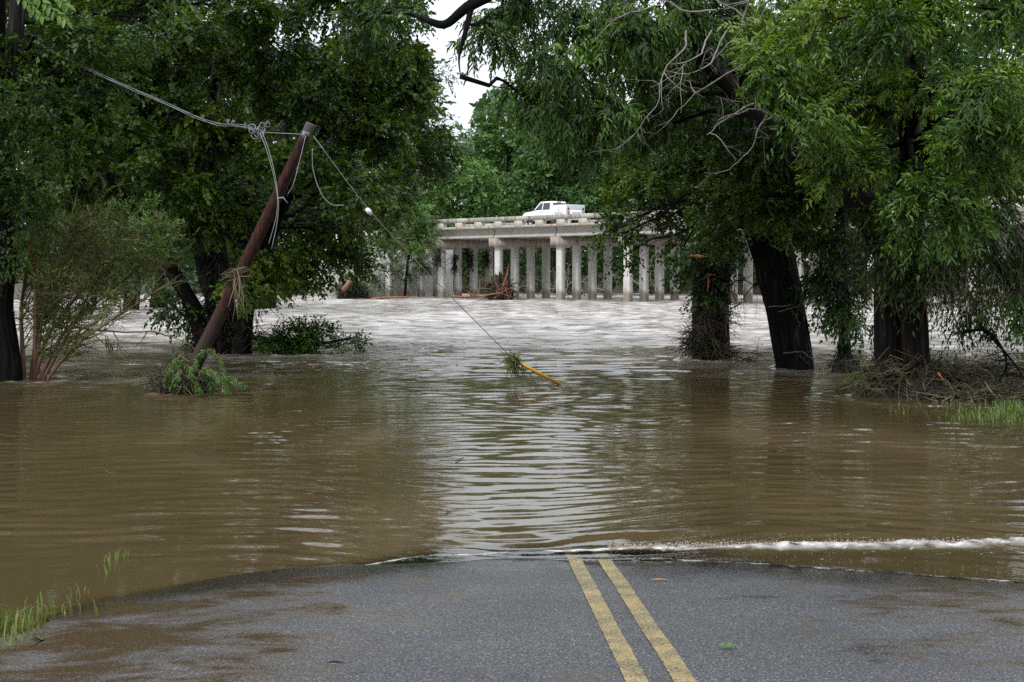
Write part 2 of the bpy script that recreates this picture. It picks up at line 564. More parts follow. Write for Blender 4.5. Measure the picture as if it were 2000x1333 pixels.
def mat_asphalt():
    m, nt, out = nmat('wet_asphalt')
    L = nt.links.new
    mp = coords(nt)
    fine = nd(nt, 'ShaderNodeTexNoise', i_Scale=80.0, i_Detail=3.0, i_Roughness=0.75)
    vor = nd(nt, 'ShaderNodeTexVoronoi', i_Scale=75.0)
    L(mp.outputs[0], fine.inputs['Vector'])
    L(mp.outputs[0], vor.inputs['Vector'])
    agg = ramp(nt, [(0.38, (0.008, 0.008, 0.009)), (0.50, (0.030, 0.030, 0.032)), (0.60, (0.085, 0.084, 0.084)), (0.70, (0.30, 0.295, 0.29))])
    L(fine.outputs['Fac'], agg.inputs[0])
    # large patches: worn / tarry
    big = nd(nt, 'ShaderNodeTexNoise', i_Scale=0.9, i_Detail=5.0)
    L(mp.outputs[0], big.inputs['Vector'])
    bigr = ramp(nt, [(0.3, (0.72, 0.72, 0.74)), (0.7, (1.12, 1.1, 1.08))])
    L(big.outputs['Fac'], bigr.inputs[0])
    mul = nd(nt, 'ShaderNodeMix', data_type='RGBA', blend_type='MULTIPLY')
    mul.inputs['Factor'].default_value = 1.0
    L(agg.outputs[0], mul.inputs[6])
    L(bigr.outputs[0], mul.inputs[7])
    # mud film lying in shallow hollows, mostly towards both edges
    tc = nd(nt, 'ShaderNodeTexCoord')
    sx = nd(nt, 'ShaderNodeSeparateXYZ')
    L(tc.outputs['Object'], sx.inputs[0])
    dx = nd(nt, 'ShaderNodeMath', operation='SUBTRACT')
    L(sx.outputs['X'], dx.inputs[0])
    dx.inputs[1].default_value = 0.62
    ab = nd(nt, 'ShaderNodeMath', operation='ABSOLUTE')
    L(dx.outputs[0], ab.inputs[0])
    mr = nd(nt, 'ShaderNodeMapRange')
    mr.inputs['From Min'].default_value = 0.5
    mr.inputs['From Max'].default_value = 2.6
    mr.inputs['To Min'].default_value = -0.12
    mr.inputs['To Max'].default_value = 0.13
    L(ab.outputs[0], mr.inputs['Value'])
    mps = coords(nt, (1.0, 1.5, 1.0))
    pn = nd(nt, 'ShaderNodeTexNoise', i_Scale=1.8, i_Detail=8.0, i_Roughness=0.68, i_Distortion=0.5)
    L(mps.outputs[0], pn.inputs['Vector'])
    ps = nd(nt, 'ShaderNodeMath', operation='ADD')
    L(pn.outputs['Fac'], ps.inputs[0])
    L(mr.outputs[0], ps.inputs[1])
    pm = ramp(nt, [(0.44, (0, 0, 0)), (0.70, (1, 1, 1))])
    L(ps.outputs[0], pm.inputs[0])
    pmf = nd(nt, 'ShaderNodeMath', operation='MULTIPLY')
    L(pm.outputs[0], pmf.inputs[0])
    pmf.inputs[1].default_value = 0.7
    mud = nd(nt, 'ShaderNodeMix', data_type='RGBA')
    L(pmf.outputs[0], mud.inputs['Factor'])
    L(mul.outputs[2], mud.inputs[6])
    mud.inputs[7].default_value = (0.072, 0.042, 0.017, 1)
    # wetness: near the water and in hollows the gloss rises
    wy = nd(nt, 'ShaderNodeMapRange')
    wnz = nd(nt, 'ShaderNodeTexNoise', i_Scale=1.6, i_Detail=6.0, i_Roughness=0.65)
    L(mp.outputs[0], wnz.inputs['Vector'])
    wz = nd(nt, 'ShaderNodeMath', operation='MULTIPLY_ADD')      # height above the water, edge broken up
    L(wnz.outputs['Fac'], wz.inputs[0])
    wz.inputs[1].default_value = 0.09
    L(sx.outputs['Z'], wz.inputs[2])
    wy.inputs['From Min'].default_value = 0.125
    wy.inputs['From Max'].default_value = 0.055
    L(wz.outputs[0], wy.inputs['Value'])
    wn2 = nd(nt, 'ShaderNodeTexNoise', i_Scale=2.2, i_Detail=4.0)
    L(mps.outputs[0], wn2.inputs['Vector'])
    wr = ramp(nt, [(0.52, (0, 0, 0)), (0.68, (1, 1, 1))])
    L(wn2.outputs['Fac'], wr.inputs[0])
    wm = nd(nt, 'ShaderNodeMath', operation='MULTIPLY', use_clamp=True)
    L(wr.outputs[0], wm.inputs[0])
    wm.inputs[1].default_value = 0.55
    w1 = nd(nt, 'ShaderNodeMath', operation='MAXIMUM')
    L(wm.outputs[0], w1.inputs[0])
    L(pm.outputs[0], w1.inputs[1])
    w2 = nd(nt, 'ShaderNodeMath', operation='MAXIMUM')
    L(w1.outputs[0], w2.inputs[0])
    L(wy.outputs[0], w2.inputs[1])
    ro = nd(nt, 'ShaderNodeMapRange')
    ro.inputs['To Min'].default_value = 0.62
    ro.inputs['To Max'].default_value = 0.07
    L(w2.outputs[0], ro.inputs['Value'])
    b = nd(nt, 'ShaderNodeBsdfPrincipled')
    b.inputs['Specular IOR Level'].default_value = 0.4
    L(ro.outputs[0], b.inputs['Roughness'])
    dk = nd(nt, 'ShaderNodeMix', data_type='RGBA', blend_type='MULTIPLY')
    L(wy.outputs[0], dk.inputs['Factor'])
    L(mud.outputs[2], dk.inputs[6])
    dk.inputs[7].default_value = (0.55, 0.55, 0.55, 1)
    L(dk.outputs[2], b.inputs['Base Color'])
    st = nd(nt, 'ShaderNodeMapRange')
    st.inputs['To Min'].default_value = 0.9
    st.inputs['To Max'].default_value = 0.04
    L(w2.outputs[0], st.inputs['Value'])
    bp = nd(nt, 'ShaderNodeBump', i_Distance=0.006)
    L(st.outputs[0], bp.inputs['Strength'])
    L(vor.outputs['Distance'], bp.inputs['Height'])
    L(bp.outputs[0], b.inputs['Normal'])
    L(b.outputs[0], out.inputs[0])
    return m


ys = np.arange(-20, 22, 0.2)
ds = np.linspace(-3.25, 3.3, 41)
D, Y = np.meshgrid(ds, ys)
edge = np.where(np.abs(D) > 3.1, 0.10 * wobble(D * 0 + Y, Y, 3, 0.9), 0)
X = D + edge + road_cx(Y)
Z = road_surf(X, Y)
_, _, q = grid(ds, ys)
road = MB().add(np.stack([X, Y, Z], -1).reshape(-1, 3), q).build('road', mat_asphalt(), smooth=True)
tag(road, kind='structure')


def mat_line():
    m, nt, out = nmat('yellow_road_paint')
    L = nt.links.new
    mp = coords(nt)
    n1 = nd(nt, 'ShaderNodeTexNoise', i_Scale=85.0, i_Detail=4.0, i_Roughness=0.75)
    L(mp.outputs[0], n1.inputs['Vector'])
    n2 = nd(nt, 'ShaderNodeTexNoise', i_Scale=4.0, i_Detail=5.0)
    L(mp.outputs[0], n2.inputs['Vector'])
    ad = nd(nt, 'ShaderNodeMath', operation='MULTIPLY_ADD')
    L(n2.outputs['Fac'], ad.inputs[0])
    ad.inputs[1].default_value = 0.35
    L(n1.outputs['Fac'], ad.inputs[2])
    r = ramp(nt, [(0.58, (0.035, 0.033, 0.028)), (0.67, (0.17, 0.125, 0.046)), (0.85, (0.38, 0.28, 0.11))])
    L(ad.outputs[0], r.inputs[0])
    b = nd(nt, 'ShaderNodeBsdfPrincipled', i_Roughness=0.5)
    L(r.outputs[0], b.inputs['Base Color'])
    L(b.outputs[0], out.inputs[0])
    return m


ml = mat_line()
for off in (-0.105, 0.105):
    ys = np.arange(-15, 16, 0.1)
    lm = MB()
    V, q = [], []
    hw = 0.049
    for k, y in enumerate(ys):
        for s in (-1, 0, 1):
            x = road_cx(y) + off + s * hw + (0.0015 * math.sin(y * 37 + s) if s else 0)
            V.append((x, y, float(road_surf(np.array(x), np.array(y))) + 0.005))
        if k:
            a = (k - 1) * 3
            q += [(a, a + 1, a + 4, a + 3), (a + 1, a + 2, a + 5, a + 4)]
    lo = lm.add(V, q).build('road_marking', ml, parent=road)


# ---- water: one sheet with real waves
def row_positions():
    y, out = 7.0, []
    while y < 175:
        out.append(y)
        y += 0.036 * (y / 10.0) ** 0.95
    return np.array(out + [190, 220, 270, 340, 450])


rows = row_positions()
NC = 400
tan = np.concatenate([[-3.0, -2.0, -1.2, -0.8, -0.6], np.linspace(-0.45, 0.45, NC), [0.6, 0.8, 1.2, 2.0, 3.0]])
WY = rows[:, None] * np.ones(len(tan))[None, :]
WX = WY * tan[None, :]
dY = 0.036 * (WY / 10.0) ** 0.95


def waves(X, Y):
    r = np.random.default_rng(21)
    H = np.zeros_like(X)
    wx = X + 0.25 * wobble(X, Y, 31, 4.0)
    wy = Y + 0.25 * wobble(X, Y, 32, 4.0)
    calm = 0.72 + 0.35 * sstep(-0.6, 1.2, wobble(X, Y, 33, 5.0))
    nearm = sstep(8.8, 11.0, Y) * (1 - 0.45 * sstep(28, 42, Y)) * calm
    N = 64
    for i in range(N):
        lam = math.exp(r.uniform(math.log(0.11), math.log(0.6)))
        th = r.normal(math.pi / 2 + 0.05, 0.25)
        k = 2 * math.pi / lam
        a = 0.064 * math.sqrt(2.0 / N) / k
        fade = sstep(2.4, 4.2, lam / dY)
        H += nearm * fade * a * np.sin(k * (math.cos(th) * wx + math.sin(th) * wy) + r.uniform(0, 6.28))
    farm = sstep(17, 42, Y) * (0.75 + 0.35 * wobble(X, Y, 34, 14.0, 5).clip(-1, 1))
    wx = X + 0.9 * wobble(X, Y, 41, 9.0)
    wy = Y + 0.9 * wobble(X, Y, 42, 9.0)
    N = 60
    for i in range(N):
        lam = math.exp(r.uniform(math.log(0.3), math.log(2.0)))
        th = r.normal(math.pi / 2, 0.6)
        k = 2 * math.pi / lam
        a = 0.11 * math.sqrt(2.0 / N) / k
        fade = sstep(2.2, 4.0, lam / dY)
        H += farm * fade * a * np.sin(k * (math.cos(th) * wx + math.sin(th) * wy) + r.uniform(0, 6.28))
    # long humps of fast water
    H += 0.07 * sstep(34, 60, Y) * wobble(X * 0.6, Y, 44, 6.0, 9)
    return H


H = waves(WX, WY)


def curve_y(pts):
    """photo-pixel polyline on the water -> y(x)"""
    w = np.array([wat(*p)[:2] for p in pts])
    return lambda x: np.interp(x, w[:, 0], w[:, 1])


front = curve_y([(-400, 1240), (150, 1192), (420, 1150), (700, 1104), (850, 1086), (1000, 1079), (1200, 1074), (1400, 1071), (1700, 1068), (2000, 1064), (2400, 1062)])
lip = curve_y([(-400, 1270), (150, 1215), (420, 1165), (700, 1122), (900, 1100), (1240, 1093), (1500, 1104), (1700, 1120), (2000, 1139), (2400, 1160)])
jag = 0.03 * wobble(WX, WX * 0 + 3, 51, 0.9) + 0.007 * wobble(WX, WX * 0, 52, 0.22)
df = WY - (front(WX) + jag)
dl = WY - (lip(WX) + 0.6 * jag)
strong = sstep(-1.6, 1.2, WX)          # the breaking roll is on the right hand side
H += (0.003 + 0.034 * sstep(0.6, 2.4, WX)) * np.exp(-(df / (0.05 + 0.06 * strong)) ** 2) * np.clip(1 + 0.16 * wobble(WX, WY, 53, 0.15, 14) + 0.25 * wobble(WX, WY, 63, 0.6, 8), 0.2, 2)
H += 0.012 * np.exp(-(dl / 0.035) ** 2) * sstep(0.3, 1.2, WX)
H += 0.016 * np.exp(-((df - 0.75) / 0.28) ** 2) * strong
H += 0.010 * sstep(0.2, 1.2, wobble(WX, WY, 71, 0.16, 12)) * np.exp(-((df - 0.12) / 0.16) ** 2) * sstep(0.6, 1.8, WX)
# bow ripples where trunks, pole and wrack part the current
wake = np.zeros_like(WX)
for (px_, py_, r_) in ((1372, 702, 0.5), (1405, 704, 0.45), (1553, 718, 0.48), (1648, 728, 0.3), (365, 766, 0.55), (1770, 780, 0.9), (430, 690, 0.6), (75, 742, 0.6), (600, 692, 0.8), (8, 744, 0.35)):
    c_ = wat(px_, py_)
    d_ = np.hypot(WX - c_[0], (WY - c_[1]) * 0.8)
    H += (0.022 * np.exp(-((d_ - r_ - 0.08) / 0.10) ** 2) + 0.010 * np.sin((d_ - r_) * 16) * np.exp(-np.clip(d_ - r_, 0, 9) / 0.55) * (d_ > r_)) * (0.6 + 0.4 * wobble(WX, WY, 91, 0.8, 6))
    wake += np.exp(-((d_ - r_ - 0.04) / 0.07) ** 2) * np.clip(0.35 + 0.4 * wobble(WX, WY, 92, 0.3, 10), 0, 0.8)
foam = np.clip(1.35 * np.exp(-(df / (0.045 + 0.075 * strong * sstep(0.0, 2.5, WX))) ** 2) * (0.68 + 0.32 * strong) * (0.85 + 0.3 * wobble(WX, WY, 54, 0.16, 14) + 0.2 * wobble(WX, WY, 64, 0.7, 8)), 0, 1)
foam += np.clip(1.2 * np.exp(-(dl / 0.028) ** 2) * (0.35 + 0.65 * sstep(0.4, 1.4, WX)) * (0.7 + 0.6 * wobble(WX, WY, 55, 0.2)), 0, 1)
speck = (wobble(WX, WY, 56, 0.10, 10) > 1.6) * sstep(0.5, 1.6, WX) * ((df > -0.55) & (df < 0.5))
foam += 0.8 * speck + wake
# white water far out, the sky's pale reflection put into its whiteness as well
ff = wobble(WX, WY, 57, 1.8, 9) + 0.7 * wobble(WX, WY, 58, 0.9, 8)
foam += np.clip(0.55 * sstep(0.9, 2.2, ff) * sstep(38, 60, WY), 0, 0.6)
foam += 0.92 * sstep(17, 48, WY + 2.5 * wobble(WX, WY, 72, 9.0, 6)) * np.clip(0.95 + 0.10 * wobble(WX, WY, 59, 2.0, 8), 0.2, 1.3)
foam = np.clip(foam, 0, 1) * np.where(WY < 14, sstep(-2.6, -1.6, WX), 1.0)
depth = -np.asarray(road_z(WX, WY)) + H
turb = np.clip(0.06 + 0.94 * sstep(-0.12, 0.45 - 0.25 * sstep(0.6, 1.8, WX), df), 0, 1)
turb = np.maximum(turb, np.clip(depth / 0.16, 0, 1) * sstep(1.2, 3.0, np.abs(WX - road_cx(WY))) * 0.95)
turb = np.maximum(turb, 0.82 * sstep(-0.02, 0.06, dl) * sstep(0.9, 1.9, WX))
turb = np.maximum(turb, sstep(11.5, 12.5, WY))
turb = np.maximum(turb, sstep(2.7, 3.4, np.abs(WX - road_cx(WY))))
WZ = H.copy()
nx = len(tan)
i = np.arange(len(rows) - 1)[:, None] * nx + np.arange(nx - 1)[None, :]
q = np.stack([i, i + 1, i + nx + 1, i + nx], axis=-1).reshape(-1, 4)


def mat_water():
    m, nt, out = nmat('muddy_flood_water')
    L = nt.links.new
    mp = coords(nt, (0.5, 0.22, 1))
    n1 = nd(nt, 'ShaderNodeTexNoise', i_Scale=0.8, i_Detail=6.0, i_Distortion=0.8)
    L(mp.outputs[0], n1.inputs['Vector'])
    r = ramp(nt, [(0.3, (0.054, 0.039, 0.0175)), (0.55, (0.072, 0.052, 0.024)), (0.8, (0.125, 0.090, 0.052))])
    L(n1.outputs['Fac'], r.inputs[0])
    fa = nd(nt, 'ShaderNodeAttribute', attribute_name='foam')  # foam cover, plus the far sky reflection painted as whiteness
    mpf = coords(nt, (1, 0.8, 1))
    nf = nd(nt, 'ShaderNodeTexNoise', i_Scale=28.0, i_Detail=4.0, i_Roughness=0.7)
    L(mpf.outputs[0], nf.inputs['Vector'])
    nf2 = nd(nt, 'ShaderNodeTexNoise', i_Scale=1.0, i_Detail=8.0, i_Roughness=0.8)
    L(mpf.outputs[0], nf2.inputs['Vector'])
    nfm = nd(nt, 'ShaderNodeMix', data_type='FLOAT')
    nfm.inputs[0].default_value = 0.72
    L(nf.outputs['Fac'], nfm.inputs[2])
    L(nf2.outputs['Fac'], nfm.inputs[3])
    fr = nd(nt, 'ShaderNodeMath', operation='MULTIPLY_ADD')
    L(nfm.outputs[0], fr.inputs[0])
    fr.inputs[1].default_value = 3.4
    fr.inputs[2].default_value = -1.85
    fs = nd(nt, 'ShaderNodeMath', operation='ADD')
    L(fr.outputs[0], fs.inputs[0])
    L(fa.outputs['Fac'], fs.inputs[1])
    fm = nd(nt, 'ShaderNodeMath', operation='MULTIPLY', use_clamp=True)
    L(fs.outputs[0], fm.inputs[0])
    L(fa.outputs['Fac'], fm.inputs[1])
    cm = nd(nt, 'ShaderNodeMix', data_type='RGBA')
    L(fm.outputs[0], cm.inputs['Factor'])
    L(r.outputs[0], cm.inputs[6])
    cm.inputs[7].default_value = (0.49, 0.455, 0.43, 1)
    df_ = nd(nt, 'ShaderNodeBsdfDiffuse')
    L(cm.outputs[2], df_.inputs['Color'])
    tr = nd(nt, 'ShaderNodeBsdfTransparent')
    tr.inputs[0].default_value = (0.80, 0.78, 0.74, 1)
    ta = nd(nt, 'ShaderNodeAttribute', attribute_name='turb')
    tm = nd(nt, 'ShaderNodeMath', operation='MAXIMUM')
    L(ta.outputs['Fac'], tm.inputs[0])
    L(fm.outputs[0], tm.inputs[1])
    mx = nd(nt, 'ShaderNodeMixShader')
    L(tm.outputs[0], mx.inputs[0])
    L(tr.outputs[0], mx.inputs[1])
    L(df_.outputs[0], mx.inputs[2])
    gl = nd(nt, 'ShaderNodeBsdfGlossy', i_Roughness=0.025)
    # fine capillary ripples
    mpb = coords(nt, (1.0, 1.6, 1))
    nb = nd(nt, 'ShaderNodeTexNoise', i_Scale=9.0, i_Detail=3.0)
    L(mpb.outputs[0], nb.inputs['Vector'])
    bp = nd(nt, 'ShaderNodeBump', i_Strength=0.04, i_Distance=0.02)
    L(nb.outputs['Fac'], bp.inputs['Height'])
    L(bp.outputs[0], gl.inputs['Normal'])
    fz = nd(nt, 'ShaderNodeFresnel', i_IOR=1.45)
    L(bp.outputs[0], fz.inputs['Normal'])
    inv = nd(nt, 'ShaderNodeMath', operation='SUBTRACT')
    inv.inputs[0].default_value = 1.0
    L(fm.outputs[0], inv.inputs[1])
    fz2 = nd(nt, 'ShaderNodeMath', operation='MULTIPLY')
    L(fz.outputs[0], fz2.inputs[0])
    L(inv.outputs[0], fz2.inputs[1])
    m2 = nd(nt, 'ShaderNodeMixShader')
    L(fz2.outputs[0], m2.inputs[0])
    L(mx.outputs[0], m2.inputs[1])
    L(gl.outputs[0], m2.inputs[2])
    L(m2.outputs[0], out.inputs[0])
    return m


wm_ = MB().add(np.stack([WX, WY, WZ], -1).reshape(-1, 3), q)
water = wm_.build('water', mat_water(), smooth=True)
for nm, arr in (('foam', foam), ('turb', turb)):
    a_ = water.data.attributes.new(nm, 'FLOAT', 'POINT')
    a_.data.foreach_set('value', arr.astype(np.float32).ravel())
tag(water, kind='structure')


# ------------------------------------------------------------------ bridge
BO = np.array((3.86, 113.0, 0.0))
BA = np.array((-0.7107, 0.7035, 0.0))       # along the bridge, to the far left
BN = np.array((0.7035, 0.7107, 0.0))        # across, away from the camera
SPAN = 6.97
ANG = math.atan2(BA[1], BA[0])
ROT = np.stack([BA, -BN, np.array((0, 0, 1.0))], axis=1)   # local x along, y towards the camera, z up


def bp_(s, t, z):
    return BO + BA * s + BN * t + np.array((0, 0, z))


bridge = thing('concrete_bridge', (BO[0], BO[1], 0), 'long weathered concrete road bridge on rows of square columns standing in the river', 'bridge', rotz=ANG)
Z_CAPB, Z_CAPT, Z_GT, Z_DECK, Z_RB, Z_RT = 4.38, 5.07, 5.82, 6.03, 6.38, 6.74
S0, S1 = -9, 3      # bent numbers, counted along BA
cm_ = MB()
w, d = 0.60, 0.46
c = 0.03
prof = [(-w / 2 + c, -d / 2), (w / 2 - c, -d / 2), (w / 2, -d / 2 + c), (w / 2, d / 2 - c), (w / 2 - c, d / 2), (-w / 2 + c, d / 2), (-w / 2, d / 2 - c), (-w / 2, -d / 2 + c)]
V = [(p[0], p[1], z) for z in (-2.0, Z_CAPB) for p in prof]
cm_.add(V, [(k, (k + 1) % 8, 8 + (k + 1) % 8, 8 + k) for k in range(8)])
col_me = cm_.mesh('column')
col_me.materials.append(M['concrete_column'])
cap_me = MB().box((0, -3.8, (Z_CAPB + Z_CAPT) / 2), (0.95, 9.0, Z_CAPT - Z_CAPB)).mesh('bent_cap')
cap_me.materials.append(M['concrete_stained'])
gb = MB()
gl_ = SPAN - 0.10
gp = [(-0.28, Z_CAPT), (0.28, Z_CAPT), (0.28, Z_CAPT + 0.16), (0.11, Z_CAPT + 0.28), (0.11, Z_GT - 0.16), (0.22, Z_GT - 0.06), (0.22, Z_GT), (-0.22, Z_GT), (-0.22, Z_GT - 0.06), (-0.11, Z_GT - 0.16), (-0.11, Z_CAPT + 0.28), (-0.28, Z_CAPT + 0.16)]
V = [(x, p[0], p[1]) for x in (-gl_ / 2, gl_ / 2) for p in gp]
n = len(gp)
gb.add(V, [(k, (k + 1) % n, n + (k + 1) % n, n + k) for k in range(n)])
for x0 in (0, n):
    gb.add([V[x0 + k] for k in (0, 1, 2, 11)] , [(0, 1, 2, 3)])
    gb.add([V[x0 + k] for k in (10, 3, 4, 9)], [(0, 1, 2, 3)])
    gb.add([V[x0 + k] for k in (8, 5, 6, 7)], [(0, 1, 2, 3)])
gird_me = gb.mesh('girder')
gird_me.materials.append(M['concrete'])
slab_me = MB().box((0, -3.8, (Z_GT + Z_DECK) / 2 + 0.001), (SPAN - 0.04, 10.1, Z_DECK - Z_GT - 0.002)).mesh('deck_slab')
slab_me.materials.append(M['concrete_stained'])
rail_me = MB().box((0, 0, (Z_RB + Z_RT) / 2), (SPAN - 0.05, 0.34, Z_RT - Z_RB)).mesh('rail_beam')
rail_me.materials.append(M['concrete_rail'])
pb = MB()
pw = 0.42
pp = [(0.17, Z_RB), (0.17, Z_GT + 0.12), (0.05, Z_GT - 0.03), (-0.25, Z_GT - 0.03), (-0.25, Z_RB)]
V = [(x, p[0], p[1]) for x in (-pw, pw) for p in pp]
pb.add(V, [(k, (k + 1) % 5, 5 + (k + 1) % 5, 5 + k) for k in range(5)], [(0, 2, 1), (0, 3, 2), (0, 4, 3), (5, 6, 7), (5, 7, 8), (5, 8, 9)])
post_me = pb.mesh('rail_post')
post_me.materials.append(M['concrete_stained'])
for b in range(S0, S1 + 1):
    x = b * SPAN
    link('bent_cap', cap_me, bridge, (x, 0, 0))
    for k in range(4):
        link('column', col_me, bridge, (x, -1.9 * k, 0))
    if b < S1:
        xm = x + SPAN / 2
        for gy in (0.35, -2.0, -4.4, -6.8, -7.95):
            link('girder', gird_me, bridge, (xm, gy, 0))
        link('deck_slab', slab_me, bridge, (xm, 0, 0))
        for ry in (1.12, -8.72):
            rb = link('rail_beam', rail_me, bridge, (xm, ry, 0))
            for k in range(3):
                link('rail_post', post_me, rb, ((k - 1) * SPAN / 3, 0, 0), 0 if ry > 0 else math.pi)
ab = MB()
xa = S1 * SPAN + 2.0
ab.box((xa + 0.4, -3.8, 2.0), (1.6, 11.0, 6.2))
ab.box((xa + 4.4, 1.35, 2.6), (7.0, 0.5, 7.0))
ab.box((xa + 4.4, -8.9, 2.6), (7.0, 0.5, 7.0))
ab.build('abutment', M['concrete'], bridge, local=True)
ap = MB().box((xa + 16, -3.8, 5.4), (30, 10.0, 1.3)).build('approach_slab', M['concrete'], bridge, local=True)

# ------------------------------------------------------------------ truck on the bridge
TY0 = -4.0
tr_pos = bp_(2.93, 4.0 + 1.0, Z_DECK)
t_dir = ANG - math.radians(6)
truck = thing('utility_truck', tr_pos, 'white crew cab utility truck with service body parked on the bridge', 'truck', rotz=t_dir)
truck.scale = (1, 1, 1.13)
# local: +x nose, origin at the rear end centre, +y = driver side (facing the camera)
LT = 5.75


def tpart(mb, name, mat, parent=truck, bev=0.0, smooth=False):
    o = mb.build(name, M[mat], parent, local=True, smooth=smooth)
    if bev:
        bevel(o, bev)
    return o


lower = MB().prism([(1.93, 0.55), (LT - 0.1, 0.50), (LT, 0.72), (LT - 0.03, 1.02), (LT - 0.35, 1.16), (LT - 1.35, 1.24), (1.93, 1.24)], -0.98, 0.98)
body = tpart(lower, 'body', 'white_paint', bev=0.05)
cb = MB()
for (x0, x1, zz, hw) in ((1.98, 4.45, 1.235, 0.93), (2.12, 3.62, 1.93, 0.76)):
    cb.add([(x0, -hw, zz), (x1, -hw, zz), (x1, hw, zz), (x0, hw, zz)])
cb.q = [np.array([(0, 1, 5, 4), (1, 2, 6, 5), (2, 3, 7, 6), (3, 0, 4, 7), (4, 5, 6, 7)])]
cab = tpart(cb, 'cab', 'white_paint', bev=0.06)


def winq(mb, a, b, c_, d_, off):
    mb.add(np.array([a, b, c_, d_]) + np.array(off), [(0, 1, 2, 3)])


def lerp3(x, z, s):
    """point on the cab side plane"""
    f = (z - 1.235) / (1.93 - 1.235)
    return (x, s * (0.93 + (0.76 - 0.93) * f + 0.008), z)


for s in (1, -1):
    for (xa0, xa1, xb1, xb0) in ((3.26, 4.20, 3.56, 3.24), (2.25, 3.18, 3.16, 2.30)):
        mb = MB().add([lerp3(xa0, 1.30, s), lerp3(xa1, 1.30, s), lerp3(xb1, 1.83, s), lerp3(xb0, 1.83, s)], [(0, 1, 2, 3)])
        tpart(mb, 'window', 'dark_glass', cab)
mb = MB().add([(4.40, -0.84, 1.30), (4.40, 0.84, 1.30), (3.70, 0.70, 1.87), (3.70, -0.70, 1.87)], [(0, 1, 2, 3)])
mb.v[0][:, 0] += 0.03
tpart(mb, 'windshield', 'dark_glass', cab)
mb = MB().add([(2.01, -0.78, 1.46), (2.01, 0.78, 1.46), (2.085, 0.70, 1.82), (2.085, -0.70, 1.82)], [(0, 1, 2, 3)])
mb.v[0][:, 0] -= 0.015
tpart(mb, 'rear_window', 'dark_glass', cab)
tpart(MB().box((2.10, 0, 1.88), (0.05, 0.45, 0.05)), 'brake_light', 'red_lens', cab)
sb = MB().box((0.95, 0, 1.14), (1.90, 2.06, 0.96))
service = tpart(sb, 'service_body', 'grey_paint', bev=0.03)
for (x0, x1, z0, z1) in ((1.48, 1.86, 0.72, 1.55), (0.5, 1.44, 1.08, 1.55), (0.06, 0.46, 0.72, 1.55)):
    for s in (1, -1):
        dd = tpart(MB().box(((x0 + x1) / 2, s * 1.035, (z0 + z1) / 2), (x1 - x0, 0.03, z1 - z0)), 'locker_door', 'white_paint', service, 0.012)
        hx = (x0 + x1) / 2
        tpart(MB().box((hx, s * 1.057, z0 + 0.14), (0.07, 0.02, 0.12)), 'handle', 'black_plastic', service)
        tpart(MB().box((hx, s * 1.057, z1 - 0.12), (0.05, 0.02, 0.09)), 'handle', 'black_plastic', service)
tpart(MB().box((-0.02, 0.0, 0.95), (0.05, 1.25, 0.52)), 'tailgate', 'white_paint', service, 0.015)
tpart(MB().box((-0.055, 0.0, 1.02), (0.03, 0.9, 0.03)), 'handle', 'black_plastic', service)
for s in (1, -1):
    tpart(MB().box((-0.025, s * 0.83, 0.98), (0.03, 0.12, 0.3)), 'tail_light', 'red_lens', service)
    tpart(MB().box((-0.025, s * 0.83, 1.32), (0.03, 0.14, 0.16)), 'handle', 'black_plastic', service)
    for hx in (3.32, 2.34):
        tpart(MB().box((hx, s * 0.99, 1.12), (0.16, 0.03, 0.035)), 'door_handle', 'black_plastic', body)
    mm = MB().box((4.18, s * 1.14, 1.38), (0.10, 0.22, 0.24))
    mm.box((4.18, s * 0.98, 1.28), (0.05, 0.2, 0.04))
    tpart(mm, 'mirror', 'black_plastic', truck, 0.015)
    tpart(MB().box((LT - 0.06, s * 0.72, 0.98), (0.12, 0.36, 0.16)), 'headlight', 'alloy', truck, 0.02)
tpart(MB().box((3.05, 0.985, 1.17), (0.42, 0.008, 0.05)), 'door_decal', 'red_lens', body)
tpart(MB().box((-0.15, 0, 0.55), (0.22, 1.9, 0.16)), 'bumper', 'alloy', truck, 0.02)
tpart(MB().box((LT - 0.02, 0, 0.52), (0.16, 1.9, 0.2)), 'bumper', 'alloy', truck, 0.02)
tpart(MB().box((LT - 0.01, 0, 0.9), (0.06, 1.0, 0.26)), 'grille', 'black_plastic', truck, 0.02)


